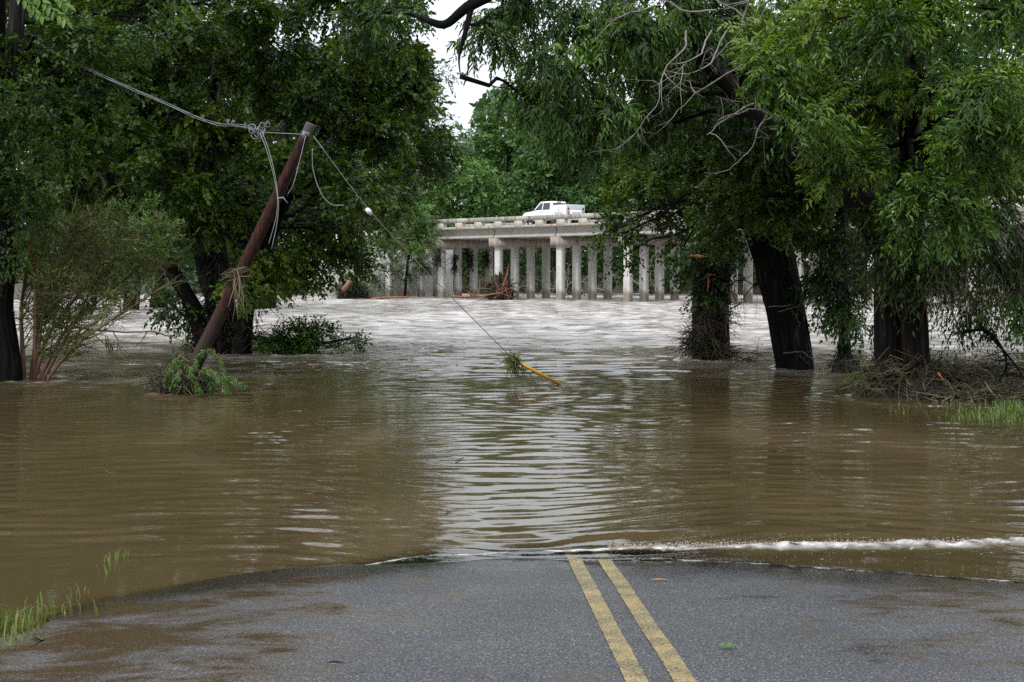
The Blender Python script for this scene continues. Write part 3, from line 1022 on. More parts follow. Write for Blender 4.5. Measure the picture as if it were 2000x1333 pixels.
def wheel(parent, x, y, r=0.40, wd=0.26, arch=True):
    an = np.linspace(0, 2 * np.pi, 25)[:-1]
    ty = MB()
    prof = [(r * 0.62, -wd / 2), (r * 0.93, -wd / 2), (r, -wd * 0.32), (r, wd * 0.32), (r * 0.93, wd / 2), (r * 0.62, wd / 2)]
    V, q = [], []
    for a in an:
        for (rr, yy) in prof:
            V.append((x + rr * math.cos(a), y + yy, r + rr * math.sin(a)))
    m_, n_ = len(prof), len(an)
    for k in range(n_):
        for j in range(m_ - 1):
            a0, a1 = k * m_ + j, ((k + 1) % n_) * m_ + j
            q.append((a0, a0 + 1, a1 + 1, a1))
    ty.add(V, q)
    wo = ty.build('wheel', M['rubber'], parent, local=True, smooth=True)
    rm = MB()
    sg = 1 if y > 0 else -1
    disc = [(x + r * 0.62 * math.cos(a), y + sg * wd * 0.30, r + r * 0.62 * math.sin(a)) for a in an] + [(x, y + sg * wd * 0.38, r)]
    rm.add(disc, tris=[(k, (k + 1) % n_, n_) for k in range(n_)])
    for k in range(5):
        a = k * 2 * math.pi / 5
        rm.box((x + 0.3 * r * math.cos(a), y + sg * wd * 0.42, r + 0.3 * r * math.sin(a)), (0.5 * r, 0.03, 0.1), np.array(Matrix.Rotation(-a, 3, 'Y')))
    rm.build('rim', M['alloy'], wo, local=True)
    if arch:
        ar = MB()
        a2 = np.linspace(0, np.pi, 13)
        V = [(x + (r + 0.11) * math.cos(a), y + sg * (wd / 2 + 0.0), r + (r + 0.11) * math.sin(a)) for a in a2] + [(x, y + sg * wd / 2, r)]
        ar.add(V, tris=[(k, k + 1, 13) for k in range(12)])
        ar.build('wheel_arch', M['black_plastic'], parent, local=True)


for s in (1, -1):
    wheel(truck, LT - 1.0, s * 0.86)
    wheel(truck, 1.05, s * 0.92)

# white car, mostly hidden by the parapet, ahead of the truck
car_pos = bp_(2.93 + 4.6, 7.2, Z_DECK)
car = thing('parked_car', car_pos, 'white car mostly hidden behind the bridge parapet just ahead of the truck', 'car', rotz=ANG)
mb = MB().prism([(-1.2, 0.35), (3.2, 0.35), (3.3, 0.6), (3.15, 0.82), (2.1, 0.98), (0.9, 1.02), (-1.1, 1.02), (-1.25, 0.8)], -0.88, 0.88)
bevel(mb.build('body', M['white_paint'], car, local=True), 0.06)
mb = MB()
for (x0, x1, zz, hw) in ((-1.0, 1.75, 1.01, 0.82), (-0.45, 0.95, 1.42, 0.62)):
    mb.add([(x0, -hw, zz), (x1, -hw, zz), (x1, hw, zz), (x0, hw, zz)])
mb.q = [np.array([(0, 1, 5, 4), (1, 2, 6, 5), (2, 3, 7, 6), (3, 0, 4, 7), (4, 5, 6, 7)])]
bevel(mb.build('cabin', M['dark_glass'], car, local=True), 0.04)
bevel(MB().box((0.25, 0, 1.43), (1.35, 1.2, 0.04)).build('roof', M['white_paint'], car, local=True), 0.02)
for s in (1, -1):
    wheel(car, 2.35, s * 0.8, 0.33, 0.2, False)
    wheel(car, -0.3, s * 0.8, 0.33, 0.2, False)
    MB().box((3.22, s * 0.6, 0.7), (0.1, 0.3, 0.12)).build('headlight', M['alloy'], car, local=True)


# ------------------------------------------------------------------ foliage tools
def unit(v):
    return v / (np.linalg.norm(v, axis=-1, keepdims=True) + 1e-9)


def leaf_mesh(mb, base, axis, nrm, L, W, tint, shape='rhomb'):
    """many leaves folded along the midrib"""
    N = len(base)
    axis = unit(axis)
    side = unit(np.cross(axis, nrm))
    up = np.cross(side, axis)
    L = L[:, None]
    W = W[:, None]
    if shape == 'rhomb':
        V = np.stack([base, base + axis * L * 0.42 - side * W * 0.5 + up * W * 0.16,
                      base + axis * L - up * L * 0.06, base + axis * L * 0.42 + side * W * 0.5 + up * W * 0.16], axis=1)
        k = np.arange(N)[:, None] * 4
        t = np.concatenate([k + np.array([[0, 1, 2]]), k + np.array([[0, 2, 3]])])
        mb.add(V.reshape(-1, 3), tris=t, tint=np.repeat(tint, 4))
    else:
        V = np.stack([base, base + axis * L * 0.28 - side * W * 0.46 + up * W * 0.14, base + axis * L * 0.66 - side * W * 0.36 + up * W * 0.05,
                      base + axis * L - up * L * 0.16, base + axis * L * 0.66 + side * W * 0.36 + up * W * 0.05, base + axis * L * 0.28 + side * W * 0.46 + up * W * 0.14], axis=1)
        k = np.arange(N)[:, None] * 6
        t = np.concatenate([k + np.array([[0, 1, 2]]), k + np.array([[0, 2, 3]]), k + np.array([[0, 3, 4]]), k + np.array([[0, 4, 5]])])
        mb.add(V.reshape(-1, 3), tris=t, tint=np.repeat(tint, 6))


def rdir(n):
    return unit(rng.normal(size=(n, 3)))


def inpoly(p, poly):
    x, y = p
    c_ = False
    j = len(poly) - 1
    for i_ in range(len(poly)):
        xi, yi = poly[i_]
        xj, yj = poly[j]
        if (yi > y) != (yj > y) and x < (xj - xi) * (y - yi) / (yj - yi) + xi:
            c_ = not c_
        j = i_
    return c_


def fill(poly, spacing, Y0, Y1, r=None, jit=0.35):
    """blobs (centre, radii) that fill an outline, each at a distance of its own between Y0 and Y1"""
    P = np.array(poly, float)
    out = []
    y = P[:, 1].min()
    row = 0
    while y <= P[:, 1].max():
        x = P[:, 0].min() + (row % 2) * spacing / 2
        while x <= P[:, 0].max():
            q_ = (x + rng.uniform(-jit, jit) * spacing, y + rng.uniform(-jit, jit) * spacing)
            if inpoly(q_, poly):
                Yb = rng.uniform(Y0, Y1)
                rad = (r or spacing * 0.62) / ppm(Yb) * rng.uniform(0.75, 1.25)
                out.append((at(q_[0], q_[1], Yb), np.array((rad, rad * 1.1, rad * 0.85))))
            x += spacing
        y += spacing * 0.86
        row += 1
    return out


def bez(a, b, sag, n=7, jit=0.0):
    a, b = np.array(a), np.array(b)
    t = np.linspace(0, 1, n)[:, None]
    m_ = (a + b) / 2 + np.array(sag)
    p = (1 - t) ** 2 * a + 2 * t * (1 - t) * m_ + t ** 2 * b
    if jit:
        j = rng.normal(size=(n, 3)) * jit
        j[0] = j[-1] = 0
        p = p + j
    return p


def bark_wob(seed, amp=0.09):
    r = np.random.default_rng(seed)
    ks = [(int(r.integers(2, 17)), r.uniform(0, 6.28), r.uniform(0.05, 0.5), r.uniform(0.3, 1)) for _ in range(14)]

    def f(i_, a):
        s = 0
        for (k, ph, w_, am) in ks:
            s = s + am * np.sin(k * a + ph + w_ * i_ + 1.2 * np.sin(0.35 * i_ + ph))
        return 1 + amp * s / 2.2
    return f


def furrow_wob(seed, amp=0.075, n_r=15):
    """deep lengthwise furrows that wander, fork and break"""
    r = np.random.default_rng(seed)
    ph = r.uniform(0, 6.28, 12)

    def f(i_, a):
        w_ = a + 0.10 * np.sin(0.11 * i_ + ph[0] + 2 * a) + 0.06 * np.sin(0.31 * i_ + ph[1] + 3 * a)
        s1 = np.abs(np.sin(0.5 * n_r * w_ + 0.9 * np.sin(0.17 * i_ + ph[2]) + ph[3]))
        s2 = np.abs(np.sin(0.5 * (n_r + 4) * w_ - 0.8 * np.sin(0.13 * i_ + ph[4]) + 0.05 * i_ + ph[5]))
        brk = 0.5 + 0.5 * np.sin(0.55 * i_ + 5 * a + ph[6]) * np.sin(0.23 * i_ - 3 * a + ph[7])
        s = (0.6 * s1 + 0.4 * s2) * (0.75 + 0.25 * brk)
        big = 0.05 * np.sin(2 * a + ph[8] + 0.02 * i_) + 0.04 * np.sin(3 * a + ph[9] - 0.03 * i_)
        return 1 + big + amp * (2 * s - 1.2) + 0 * i_
    f.ridge = lambda i_, a: np.clip((f(i_, a) - 1) / (2.2 * amp) + 0.5, 0, 1)
    return f


def resample(pts, rad, step):
    pts = np.asarray(pts, float)
    rad = np.asarray(rad, float)
    s = np.concatenate([[0], np.cumsum(np.linalg.norm(np.diff(pts, axis=0), axis=1))])
    n_ = max(4, int(s[-1] / step))
    u = np.linspace(0, s[-1], n_)
    # smooth (Catmull-like) through linear interpolation and averaging
    P = np.stack([np.interp(u, s, pts[:, k]) for k in range(3)], 1)
    R = np.interp(u, s, rad)
    for _ in range(3):
        P[1:-1] = 0.25 * P[:-2] + 0.5 * P[1:-1] + 0.25 * P[2:]
    return P, R


def trunk_mesh(parent, stems, mat, name='trunk', sides=18, step=0.16, amp=0.09, furrow=False):
    sk = []
    for pts, rad in stems:
        P, R = resample(pts, rad, step)
        mb = MB()
        wb = furrow_wob(int(rng.integers(1e6)), amp, furrow) if furrow else bark_wob(int(rng.integers(1e6)), amp)
        mb.tube(P, R, sides, wob=wb)
        mb.build(name, mat, parent, smooth=True)
        sk.append(P)
        name = 'stem' if name == 'trunk' else name
    return np.vstack(sk)


def crown(parent, blobs, skel, leafmat, twigmat, clumps=9, sprays=12, leaves=9, L=0.13, W=0.07, spray_len=0.5, droop=0.25,
          shape='rhomb', tint=(0.15, 0.75), flat=0.6, limbs=True, limb_r=0.06, name='crown', clump_r=0.42, twigs=True):
    """limbs to each blob, boughs to each clump, sprays of leaves round each clump"""
    bm, lm_ = MB(), MB()
    for (c_, r_) in blobs:
        if skel is not None and limbs:
            dd = np.linalg.norm(skel - c_, axis=1) + 1.2 * np.maximum(skel[:, 2] - c_[2], 0)
            a_ = skel[int(np.argmin(dd))]
            dist = np.linalg.norm(a_ - c_)
            P = bez(a_, c_, (0, 0, 0.12 * dist), max(5, int(dist / 0.5)), 0.05 * min(dist, 2.5))
            r0 = min(limb_r, 0.018 + 0.012 * dist)
            bm.tube(P, np.linspace(r0, 0.018, len(P)), 6, tint=0.4)
        else:
            P = np.array([c_, c_])
        K = max(2, int(clumps * rng.uniform(0.8, 1.2)))
        u = rdir(K) * (rng.uniform(0.15, 1, size=(K, 1)) ** 0.5)
        cc = c_ + u * r_
        S = sprays
        cr = clump_r * r_ * np.array((1, 1, flat)) * rng.uniform(0.7, 1.3, size=(K, 1))
        for k in range(K):
            st = P[int(len(P) * rng.uniform(0.55, 0.99)) - 1] if len(P) > 2 else c_
            bm.tube(bez(st, cc[k], (0, 0, 0.08), 4, 0.03), np.linspace(0.016, 0.007, 4) * (r_[0] ** 0.5), 3, tint=0.5, cap=False)
        v = rdir(K * S).reshape(K, S, 3) * (rng.uniform(0.1, 1, size=(K, S, 1)) ** 0.45)
        tip = cc[:, None, :] + v * cr[:, None, :]
        sdir = unit(v + unit(tip - c_) * 0.6 + rng.normal(size=(K, S, 3)) * 0.35 + np.array((0, 0, -droop)))
        sl = spray_len * rng.uniform(0.6, 1.3, size=(K, S))
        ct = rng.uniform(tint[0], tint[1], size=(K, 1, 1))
        # twigs
        for k in range(K):
            for s_ in range(0, S if twigs else 0, 2):
                a_, b_ = cc[k] + (tip[k, s_] - cc[k]) * 0.2, tip[k, s_] + sdir[k, s_] * sl[k, s_] * 0.8
                bm.tube(np.array([a_, tip[k, s_], b_]), np.array((0.006, 0.005, 0.002)) * max(1, L / 0.13), 3, cap=False)
        tt = np.linspace(0.1, 1.0, leaves)[None, None, :, None] + rng.uniform(-0.05, 0.05, size=(K, S, leaves, 1))
        base = tip[:, :, None, :] + sdir[:, :, None, :] * sl[:, :, None, None] * tt + np.array((0, 0, -droop * 0.5)) * sl[:, :, None, None] * tt ** 2
        up = unit(np.array((0, 0, 1.0)) + rng.normal(size=(K, S, 1, 3)) * 0.45)
        sd_ = unit(np.cross(sdir[:, :, None, :], up))
        alt = np.where(np.arange(leaves) % 2 == 0, 1.0, -1.0)[None, None, :, None]
        ax = unit(sdir[:, :, None, :] * 0.75 + sd_ * alt * 0.8 + rng.normal(size=base.shape) * 0.28 + np.array((0, 0, -droop)))
        nr = unit(up + rng.normal(size=base.shape) * 0.38)
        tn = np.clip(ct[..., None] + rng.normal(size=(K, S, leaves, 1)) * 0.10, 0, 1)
        Ls = L * rng.uniform(0.7, 1.25, size=K * S * leaves)
        leaf_mesh(lm_, base.reshape(-1, 3), ax.reshape(-1, 3), nr.reshape(-1, 3), Ls, W * Ls / L * rng.uniform(0.8, 1.2, size=len(Ls)), tn.reshape(-1), shape)
    b_o = bm.build('boughs', twigmat, parent, smooth=False)
    b_o['kind'] = 'stuff'
    c_o = lm_.build(name, leafmat, parent)
    c_o['kind'] = 'stuff'
    return c_o


def wild(start, d0, length, r0, depth, mb, bend=0.35, split=(2, 4), tint=0.5, sides=4, grav=0.0):
    """a bare, wandering, forking branch"""
    n_ = max(4, int(length / 0.12))
    n_ = min(n_, 14)
    p = np.array(start, float)
    d_ = unit(np.array(d0, float))
    pts = [p.copy()]
    for _ in range(n_):
        d_ = unit(d_ + rng.normal(size=3) * bend * 0.6 + np.array((0, 0, -grav)))
        p = p + d_ * length / n_
        pts.append(p.copy())
    pts = np.array(pts)
    mb.tube(pts, np.linspace(r0, r0 * 0.35, len(pts)), sides, tint=tint, cap=False)
    if depth > 0:
        for _ in range(int(rng.integers(split[0], split[1] + 1))):
            k = int(rng.integers(len(pts) // 4, len(pts)))
            dd = unit(unit(pts[min(k + 1, len(pts) - 1)] - pts[k - 1]) + rng.normal(size=3) * 0.7)
            wild(pts[k], dd, length * rng.uniform(0.35, 0.65), r0 * 0.5, depth - 1, mb, bend, split, tint, max(3, sides - 1), grav)
    return pts


def tangle(mb, c_, rad, n, length, r, flat=0.35, tint=(0.1, 0.9), hang=0.0):
    """flood wrack: curved straws and twigs caught in a mound"""
    c_, rad = np.array(c_), np.array(rad)
    for _ in range(n):
        u = rng.normal(size=3)
        u = u / np.linalg.norm(u) * rng.uniform(0.2, 1) ** 0.5
        p = c_ + u * rad
        d_ = rng.normal(size=3)
        d_[2] = d_[2] * flat - hang
        d_ = unit(d_)
        ln = length * rng.uniform(0.4, 1.4)
        mid = p + d_ * ln * 0.5 + rng.normal(size=3) * ln * 0.13
        end = p + d_ * ln + np.array((0, 0, -0.12 * ln)) + rng.normal(size=3) * ln * 0.1
        rr = r * rng.uniform(0.4, 1.5)
        mb.tube(np.array([p, mid, end]), np.array((rr, rr * 0.9, rr * 0.4)), 3, tint=rng.uniform(*tint), cap=False)


def mound(mb, c_, rad, tint=0.1, seed=0):
    """dark lumpy core of a wrack pile"""
    c_, rad = np.array(c_), np.array(rad)
    nu, nv = 20, 10
    V = []
    r_ = np.random.default_rng(seed)
    ph = r_.uniform(0, 6.28, size=12)
    for a in range(nv + 1):
        th = math.pi * 0.62 * a / nv
        for b_ in range(nu):
            al = 2 * math.pi * b_ / nu
            k = 1 + 0.13 * math.sin(3 * al + ph[0] + 2 * th) + 0.10 * math.sin(5 * al + ph[1]) + 0.09 * math.sin(7 * th + ph[2] + 4 * al) + r_.uniform(-0.06, 0.06)
            V.append(c_ + rad * k * np.array((math.sin(th) * math.cos(al), math.sin(th) * math.sin(al), math.cos(th))))
    q_ = [(a * nu + b_, a * nu + (b_ + 1) % nu, (a + 1) * nu + (b_ + 1) % nu, (a + 1) * nu + b_) for a in range(nv) for b_ in range(nu)]
    mb.add(V, q_, tint=tint)


def strands(mb, p0, n, length, r, spread, tint=(0.3, 0.9), drift=(0, 0, 0)):
    """wrack hanging from branches"""
    p0 = np.array(p0)
    for _ in range(n):
        p = p0 + rng.normal(size=3) * spread
        ln = length * rng.uniform(0.3, 1.3)
        e = p + np.array((0, 0, -ln)) + rng.normal(size=3) * np.array((0.18, 0.18, 0.05)) * ln + np.array(drift) * ln
        m_ = (p + e) / 2 + rng.normal(size=3) * 0.07 * ln
        mb.tube(np.array([p, m_, e]), np.array((r, r * 0.9, r * 0.4)) * rng.uniform(0.5, 1.4), 3, tint=rng.uniform(*tint), cap=False)


def blades(mb, xy, n, h, z, spread, w_=0.006, lean=0.4, tint=(0.2, 0.9)):
    for _ in range(n):
        p = np.array((xy[0] + rng.normal() * spread[0], xy[1] + rng.normal() * spread[1], z))
        hh = h * rng.uniform(0.4, 1.3)
        a = rng.uniform(0, 6.28)
        d_ = np.array((math.cos(a), math.sin(a), 0)) * lean * rng.uniform(0.2, 1.3) * hh
        s_ = np.array((-math.sin(a), math.cos(a), 0)) * w_ * rng.uniform(0.6, 1.4)
        m_ = p + d_ * 0.35 + np.array((0, 0, hh * 0.62))
        e = p + d_ + np.array((0, 0, hh * rng.uniform(0.7, 1)))
        mb.add([p - s_, p + s_, m_ + s_ * 0.8, m_ - s_ * 0.8, e], [(0, 1, 2, 3)], [(3, 2, 4)], tint=rng.uniform(*tint))


# ------------------------------------------------------------------ trees on the left bank
# multi-stemmed elm, the big mass behind the leaning pole
base = wat(430, 690)
YB = base[1]
elm = thing('elm_tree', base, 'large many-stemmed elm with small leaves rising behind the leaning pole', 'tree')
stems = [
    ([at(440, 715, YB), at(425, 600, YB), at(400, 500, YB + 0.5), at(340, 380, YB + 0.8), at(275, 225, YB + 1), at(315, 120, YB + 1), at(330, -80, YB + 1)], [0.34, 0.30, 0.26, 0.22, 0.19, 0.16, 0.13]),
    ([at(455, 715, YB + 0.4), at(440, 600, YB + 0.8), at(425, 480, YB + 1), at(414, 370, YB + 1.2), at(410, 250, YB + 1.5), at(440, 60, YB + 2), at(450, -120, YB + 2)], [0.30, 0.27, 0.22, 0.18, 0.16, 0.13, 0.10]),
    ([at(470, 715, YB - 0.4), at(480, 600, YB), at(540, 420, YB + 0.5), at(640, 250, YB + 1), at(720, 90, YB + 1.2), at(760, -60, YB + 1.5)], [0.26, 0.22, 0.18, 0.14, 0.11, 0.08]),
    ([at(410, 715, YB - 0.3), at(380, 600, YB - 0.6), at(300, 470, YB - 1), at(220, 360, YB - 1.2), at(150, 200, YB - 1)], [0.22, 0.19, 0.15, 0.12, 0.09]),
]
sk = trunk_mesh(elm, stems[:1] + stems[2:], M['bark_dark'])
sk2 = trunk_mesh(elm, stems[1:2], M['bark_pale'], name='stem', sides=40, step=0.1, amp=0.06, furrow=12)
SK = np.vstack([sk, sk2])
SK = SK[SK[:, 2] > 1.6]
poly = [(-40, -60), (700, -60), (830, -20), (790, 50), (850, 95), (905, 120), (880, 170), (915, 220), (920, 262), (870, 300), (850, 340), (830, 400), (780, 425), (700, 470), (620, 520), (570, 590), (520, 590), (480, 520), (400, 470), (330, 420), (200, 400), (60, 330), (-40, 300)]
bl = fill(poly, 82, YB - 3.5, YB + 4.5)
crown(elm, bl, SK, M['leaf_elm'], M['bark_dark'], clumps=13, sprays=14, leaves=9, L=0.14, W=0.088, spray_len=0.42, droop=0.3)
# the part of the crown above the picture, shading the water
bl = fill([(-300, -700), (400, -700), (500, -80), (-300, -80)], 190, YB + 2, YB + 8)
crown(elm, bl, SK, M['leaf_elm'], M['bark_dark'], clumps=12, sprays=10, leaves=6, L=0.34, W=0.22, spray_len=0.9, name='upper_crown', twigs=False)
# low skirts trailing on the water
bl = fill([(470, 480), (630, 475), (615, 540), (592, 605), (530, 605), (465, 560)], 52, YB - 2.5, YB)
crown(elm, bl, SK, M['leaf_elm'], M['bark_dark'], clumps=8, sprays=10, leaves=8, L=0.12, W=0.07, spray_len=0.35, droop=0.5, tint=(0.4, 0.95), name='low_foliage')
bl = fill([(330, 540), (420, 560), (400, 690), (370, 640), (330, 620)], 50, YB - 1, YB + 2)
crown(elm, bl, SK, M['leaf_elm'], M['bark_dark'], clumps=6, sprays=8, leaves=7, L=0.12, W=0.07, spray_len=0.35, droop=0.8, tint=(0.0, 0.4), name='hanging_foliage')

# far left tree, cut by the picture edge
base = wat(8, 744)
YA = base[1]
oak = thing('oak_tree', base, 'rough barked tree cut by the left picture edge', 'tree')
stems = [([at(16, 770, YA), at(14, 700, YA), at(2, 600, YA), at(8, 500, YA), at(-2, 400, YA), at(6, 260, YA), at(-14, 160, YA), at(-10, -60, YA)], [0.30, 0.25, 0.22, 0.23, 0.22, 0.25, 0.2, 0.18]),
         ([at(4, 260, YA), at(25, 190, YA), at(30, 90, YA), at(38, -60, YA)], [0.17, 0.17, 0.16, 0.14])]
sk = trunk_mesh(oak, stems[:1], M['bark_dark'], sides=56, step=0.08, amp=0.065, furrow=14)
sk2 = trunk_mesh(oak, stems[1:], M['bark_pale'], name='stem', sides=48, step=0.08, amp=0.065, furrow=12)
SK = np.vstack([sk, sk2])
SK = SK[SK[:, 2] > 3.5]
bl = fill([(-200, -60), (260, -60), (300, 60), (220, 170), (130, 130), (120, 260), (60, 300), (60, 420), (-30, 470), (-200, 420)], 105, YA - 2, YA + 3)
crown(oak, bl, SK, M['leaf_elm'], M['bark_dark'], clumps=9, sprays=11, leaves=9, L=0.10, W=0.06, spray_len=0.35, tint=(0.05, 0.5))
bl = fill([(-60, 400), (70, 380), (90, 450), (60, 520), (-60, 560)], 70, YA - 1.5, YA + 0.5)
crown(oak, bl, SK, M['leaf_elm'], M['bark_dark'], clumps=6, sprays=8, leaves=8, L=0.09, W=0.055, spray_len=0.3, droop=0.5, tint=(0.05, 0.6), name='low_foliage', limb_r=0.03)
bl = fill([(-500, -800), (400, -800), (300, -80), (-500, -80)], 260, YA + 2, YA + 7)
crown(oak, bl, SK, M['leaf_elm'], M['bark_dark'], clumps=12, sprays=9, leaves=6, L=0.30, W=0.2, spray_len=0.8, name='upper_crown', twigs=False)
sprig = MB()
for (a, b_) in (((20, -25), (85, 35)), ((55, -20), (130, 42)), ((90, -30), (132, 12))):
    p0, p1 = at(a[0], a[1], YA - 5), at(b_[0], b_[1], YA - 5)
    n_ = 15
    t = np.linspace(0.1, 1, n_)[:, None]
    pos = p0 + (p1 - p0) * t
    ax = unit((p1 - p0)[None, :] / np.linalg.norm(p1 - p0) * 0.5 + np.where(np.arange(n_) % 2 == 0, 1, -1)[:, None] * np.array((0.4, 0.3, 0.5)) + np.array((0, 0, -0.4)) + rng.normal(size=(n_, 3)) * 0.2)
    leaf_mesh(sprig, pos, ax, unit(np.array((0.1, -0.7, 0.7)) + rng.normal(size=(n_, 3)) * 0.25), np.full(n_, 0.15), np.full(n_, 0.075), rng.uniform(0.4, 0.9, n_), 'long')
so = sprig.build('sprig', M['leaf_bright'], oak)
so['kind'] = 'stuff'

# dark trees on the far left bank
for (bx, by, w_, top, lab) in ((255, 606, 150, 250, 'dark tree standing in the river between the thicket and the big elm'),
                               (90, 622, 190, 180, 'dark tree behind the brown thicket near the left picture edge')):
    b0 = wat(bx, by)
    y0 = b0[1]
    o = thing('river_tree', b0, lab, 'tree', 'trees on the far left')
    sk = trunk_mesh(o, [([at(bx, by + 12, y0), at(bx + 5, by - 70, y0), at(bx - 10, by - 170, y0), at(bx + 5, top, y0)], [0.5, 0.42, 0.36, 0.2])], M['bark_dark'], sides=12, step=0.4)
    sk = sk[sk[:, 2] > 3]
    bl = fill([(bx - w_, top - 250), (bx + w_, top - 250), (bx + w_, 500), (bx + 60, 560), (bx - 50, 560), (bx - w_, 510)], 85, y0 - 4, y0 + 4)
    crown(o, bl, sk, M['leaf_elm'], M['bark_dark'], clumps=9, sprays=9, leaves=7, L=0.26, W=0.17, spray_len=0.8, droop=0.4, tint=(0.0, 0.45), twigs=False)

# grey-green tree between the elm and the sky gap
b0 = np.array((-14.2, 82.0, -0.5))
gt = thing('cottonwood_tree', b0, 'hazy grey-green tree showing between the elm leaves beside the sky gap', 'tree')
sk = trunk_mesh(gt, [([b0, b0 + np.array((0.3, 0, 4)), b0 + np.array((1, 0, 9)), b0 + np.array((1.5, 0, 14))], [0.5, 0.42, 0.3, 0.15])], M['bark_mid'], sides=12, step=0.4)
bl = fill([(640, 100), (760, 90), (850, 130), (880, 200), (885, 290), (850, 330), (700, 380), (600, 380), (560, 200)], 62, 79, 86)
crown(gt, bl, sk[sk[:, 2] > 4], M['leaf_grey'], M['bark_mid'], clumps=9, sprays=10, leaves=8, L=0.24, W=0.11, spray_len=0.8)
bl = fill([(200, 60), (600, 60), (640, 460), (200, 480)], 110, 84, 92)
dk = thing('river_tree', np.array((-22.0, 88.0, -0.5)), 'dark tree whose crown fills the gaps behind the big elm', 'tree', 'trees on the far left')
sk = trunk_mesh(dk, [([np.array((-22, 88, -0.8)), np.array((-21.6, 88, 4)), np.array((-21, 88, 10)), np.array((-21, 88, 15))], [0.5, 0.42, 0.3, 0.15])], M['bark_dark'], sides=12, step=0.4)
crown(dk, bl, sk[sk[:, 2] > 3], M['leaf_elm'], M['bark_dark'], clumps=10, sprays=10, leaves=7, L=0.4, W=0.25, spray_len=1.1, tint=(0.0, 0.4), twigs=False)

# sapling and bush in front of the bridge's left end
b0 = wat(790, 583)
sp = thing('sapling', b0, 'light green sapling overlapping the left end of the bridge deck', 'tree')
sk = trunk_mesh(sp, [([b0 - (0, 0, 0.3), at(795, 520, b0[1]), at(810, 450, b0[1]), at(820, 390, b0[1])], [0.14, 0.12, 0.09, 0.05])], M['bark_mid'], sides=8, step=0.4)
bl = fill([(760, 395), (840, 370), (872, 410), (868, 480), (850, 540), (815, 530), (780, 470), (740, 470)], 40, b0[1] - 3, b0[1] + 1)
crown(sp, bl, sk, M['leaf_bright'], M['bark_mid'], clumps=11, sprays=11, leaves=8, L=0.24, W=0.10, spray_len=0.6, tint=(0.0, 0.55))
b0 = wat(690, 584)
bu = thing('willow_bush', b0, 'dark leafy bush with flood wrack at its foot beside the bridge abutment', 'bush')
sk = trunk_mesh(bu, [([b0 - (0, 0, 0.3), at(695, 540, b0[1]), at(705, 490, b0[1])], [0.3, 0.2, 0.1]), ([b0 - (0, 0, 0.3), at(670, 550, b0[1]), at(650, 500, b0[1])], [0.22, 0.15, 0.08])], M['bark_dark'], sides=8, step=0.4)
bl = fill([(640, 470), (740, 440), (800, 470), (800, 540), (830, 580), (780, 575), (740, 560), (690, 555), (660, 530)], 40, b0[1] - 2, b0[1] + 2)
crown(bu, bl, sk, M['leaf_far'], M['bark_dark'], clumps=8, sprays=9, leaves=8, L=0.22, W=0.10, spray_len=0.6, tint=(0.0, 0.5))

# reddish willow thicket on the left
b0 = wat(75, 741)
YT = b0[1]
th = thing('willow_thicket', b0, 'bent brown thicket of flattened willow stems at the left waterline', 'shrub')
for (xa_, xb_, xc_, yb_, yc_, r0) in ((48, 40, 60, 600, 480, 0.05), (58, 75, 120, 620, 500, 0.045), (62, 100, 200, 640, 520, 0.05), (70, 130, 300, 640, 500, 0.045), (74, 150, 240, 620, 440, 0.04), (66, 70, 50, 560, 420, 0.05), (80, 180, 320, 650, 560, 0.035), (56, 90, 160, 560, 420, 0.04)):
    P, R = resample([at(xa_, 760, YT), at((xa_ + xb_) / 2, 690, YT - 0.2), at(xb_, yb_, YT + rng.uniform(-0.6, 0.6)), at(xc_, yc_, YT + rng.uniform(-0.8, 0.8))], [r0, r0 * 0.9, r0 * 0.7, r0 * 0.4], 0.15)
    MB().tube(P, R, 7).build('stem', M['red_stem'], th, smooth=True)
    tw, lv = MB(), MB()
    for k in range(44):
        p = P[int(rng.uniform(0.2, 1.0) * (len(P) - 1))]
        d_ = unit(np.array((rng.uniform(0.1, 1.0), rng.normal() * 0.4, rng.uniform(0.1, 1.0))))
        pts = wild(p, d_, rng.uniform(0.5, 1.1), 0.012, 1, tw, 0.13, (2, 4), tint=rng.uniform(0.3, 1.0), sides=3)
    tw.build('twigs', M['willow'], th)['kind'] = 'stuff'
bl = fill([(60, 470), (200, 430), (330, 440), (340, 500), (260, 560), (170, 640), (110, 680), (60, 650)], 44, YT - 0.9, YT + 0.9)
crown(th, bl, None, M['willow'], M['red_stem'], clumps=4, sprays=8, leaves=6, L=0.17, W=0.024, spray_len=0.35, droop=-0.35, limbs=False, tint=(0.1, 0.8), name='foliage')
bl = fill([(230, 420), (310, 410), (330, 470), (270, 490)], 42, YT - 0.9, YT + 0.9)
crown(th, bl, None, M['leaf_bright'], M['red_stem'], clumps=4, sprays=7, leaves=7, L=0.09, W=0.045, spray_len=0.25, droop=-0.3, limbs=False, tint=(0.0, 0.6), name='foliage')
gr = MB()
strands(gr, at(215, 668, YT), 22, 0.55, 0.008, 0.06, (0.5, 1.0), (0.25, 0, 0))
gr.build('hanging_grass', M['grass'], th)['kind'] = 'stuff'
br = MB()
wild(at(75, 690, YT), (0.9, 0, 0.45), 1.3, 0.03, 2, br, 0.2, sides=5)
wild(at(110, 640, YT), (1.0, 0.1, 0.15), 1.9, 0.028, 2, br, 0.2, sides=5)
br.build('broken_branch', M['red_stem'], th)

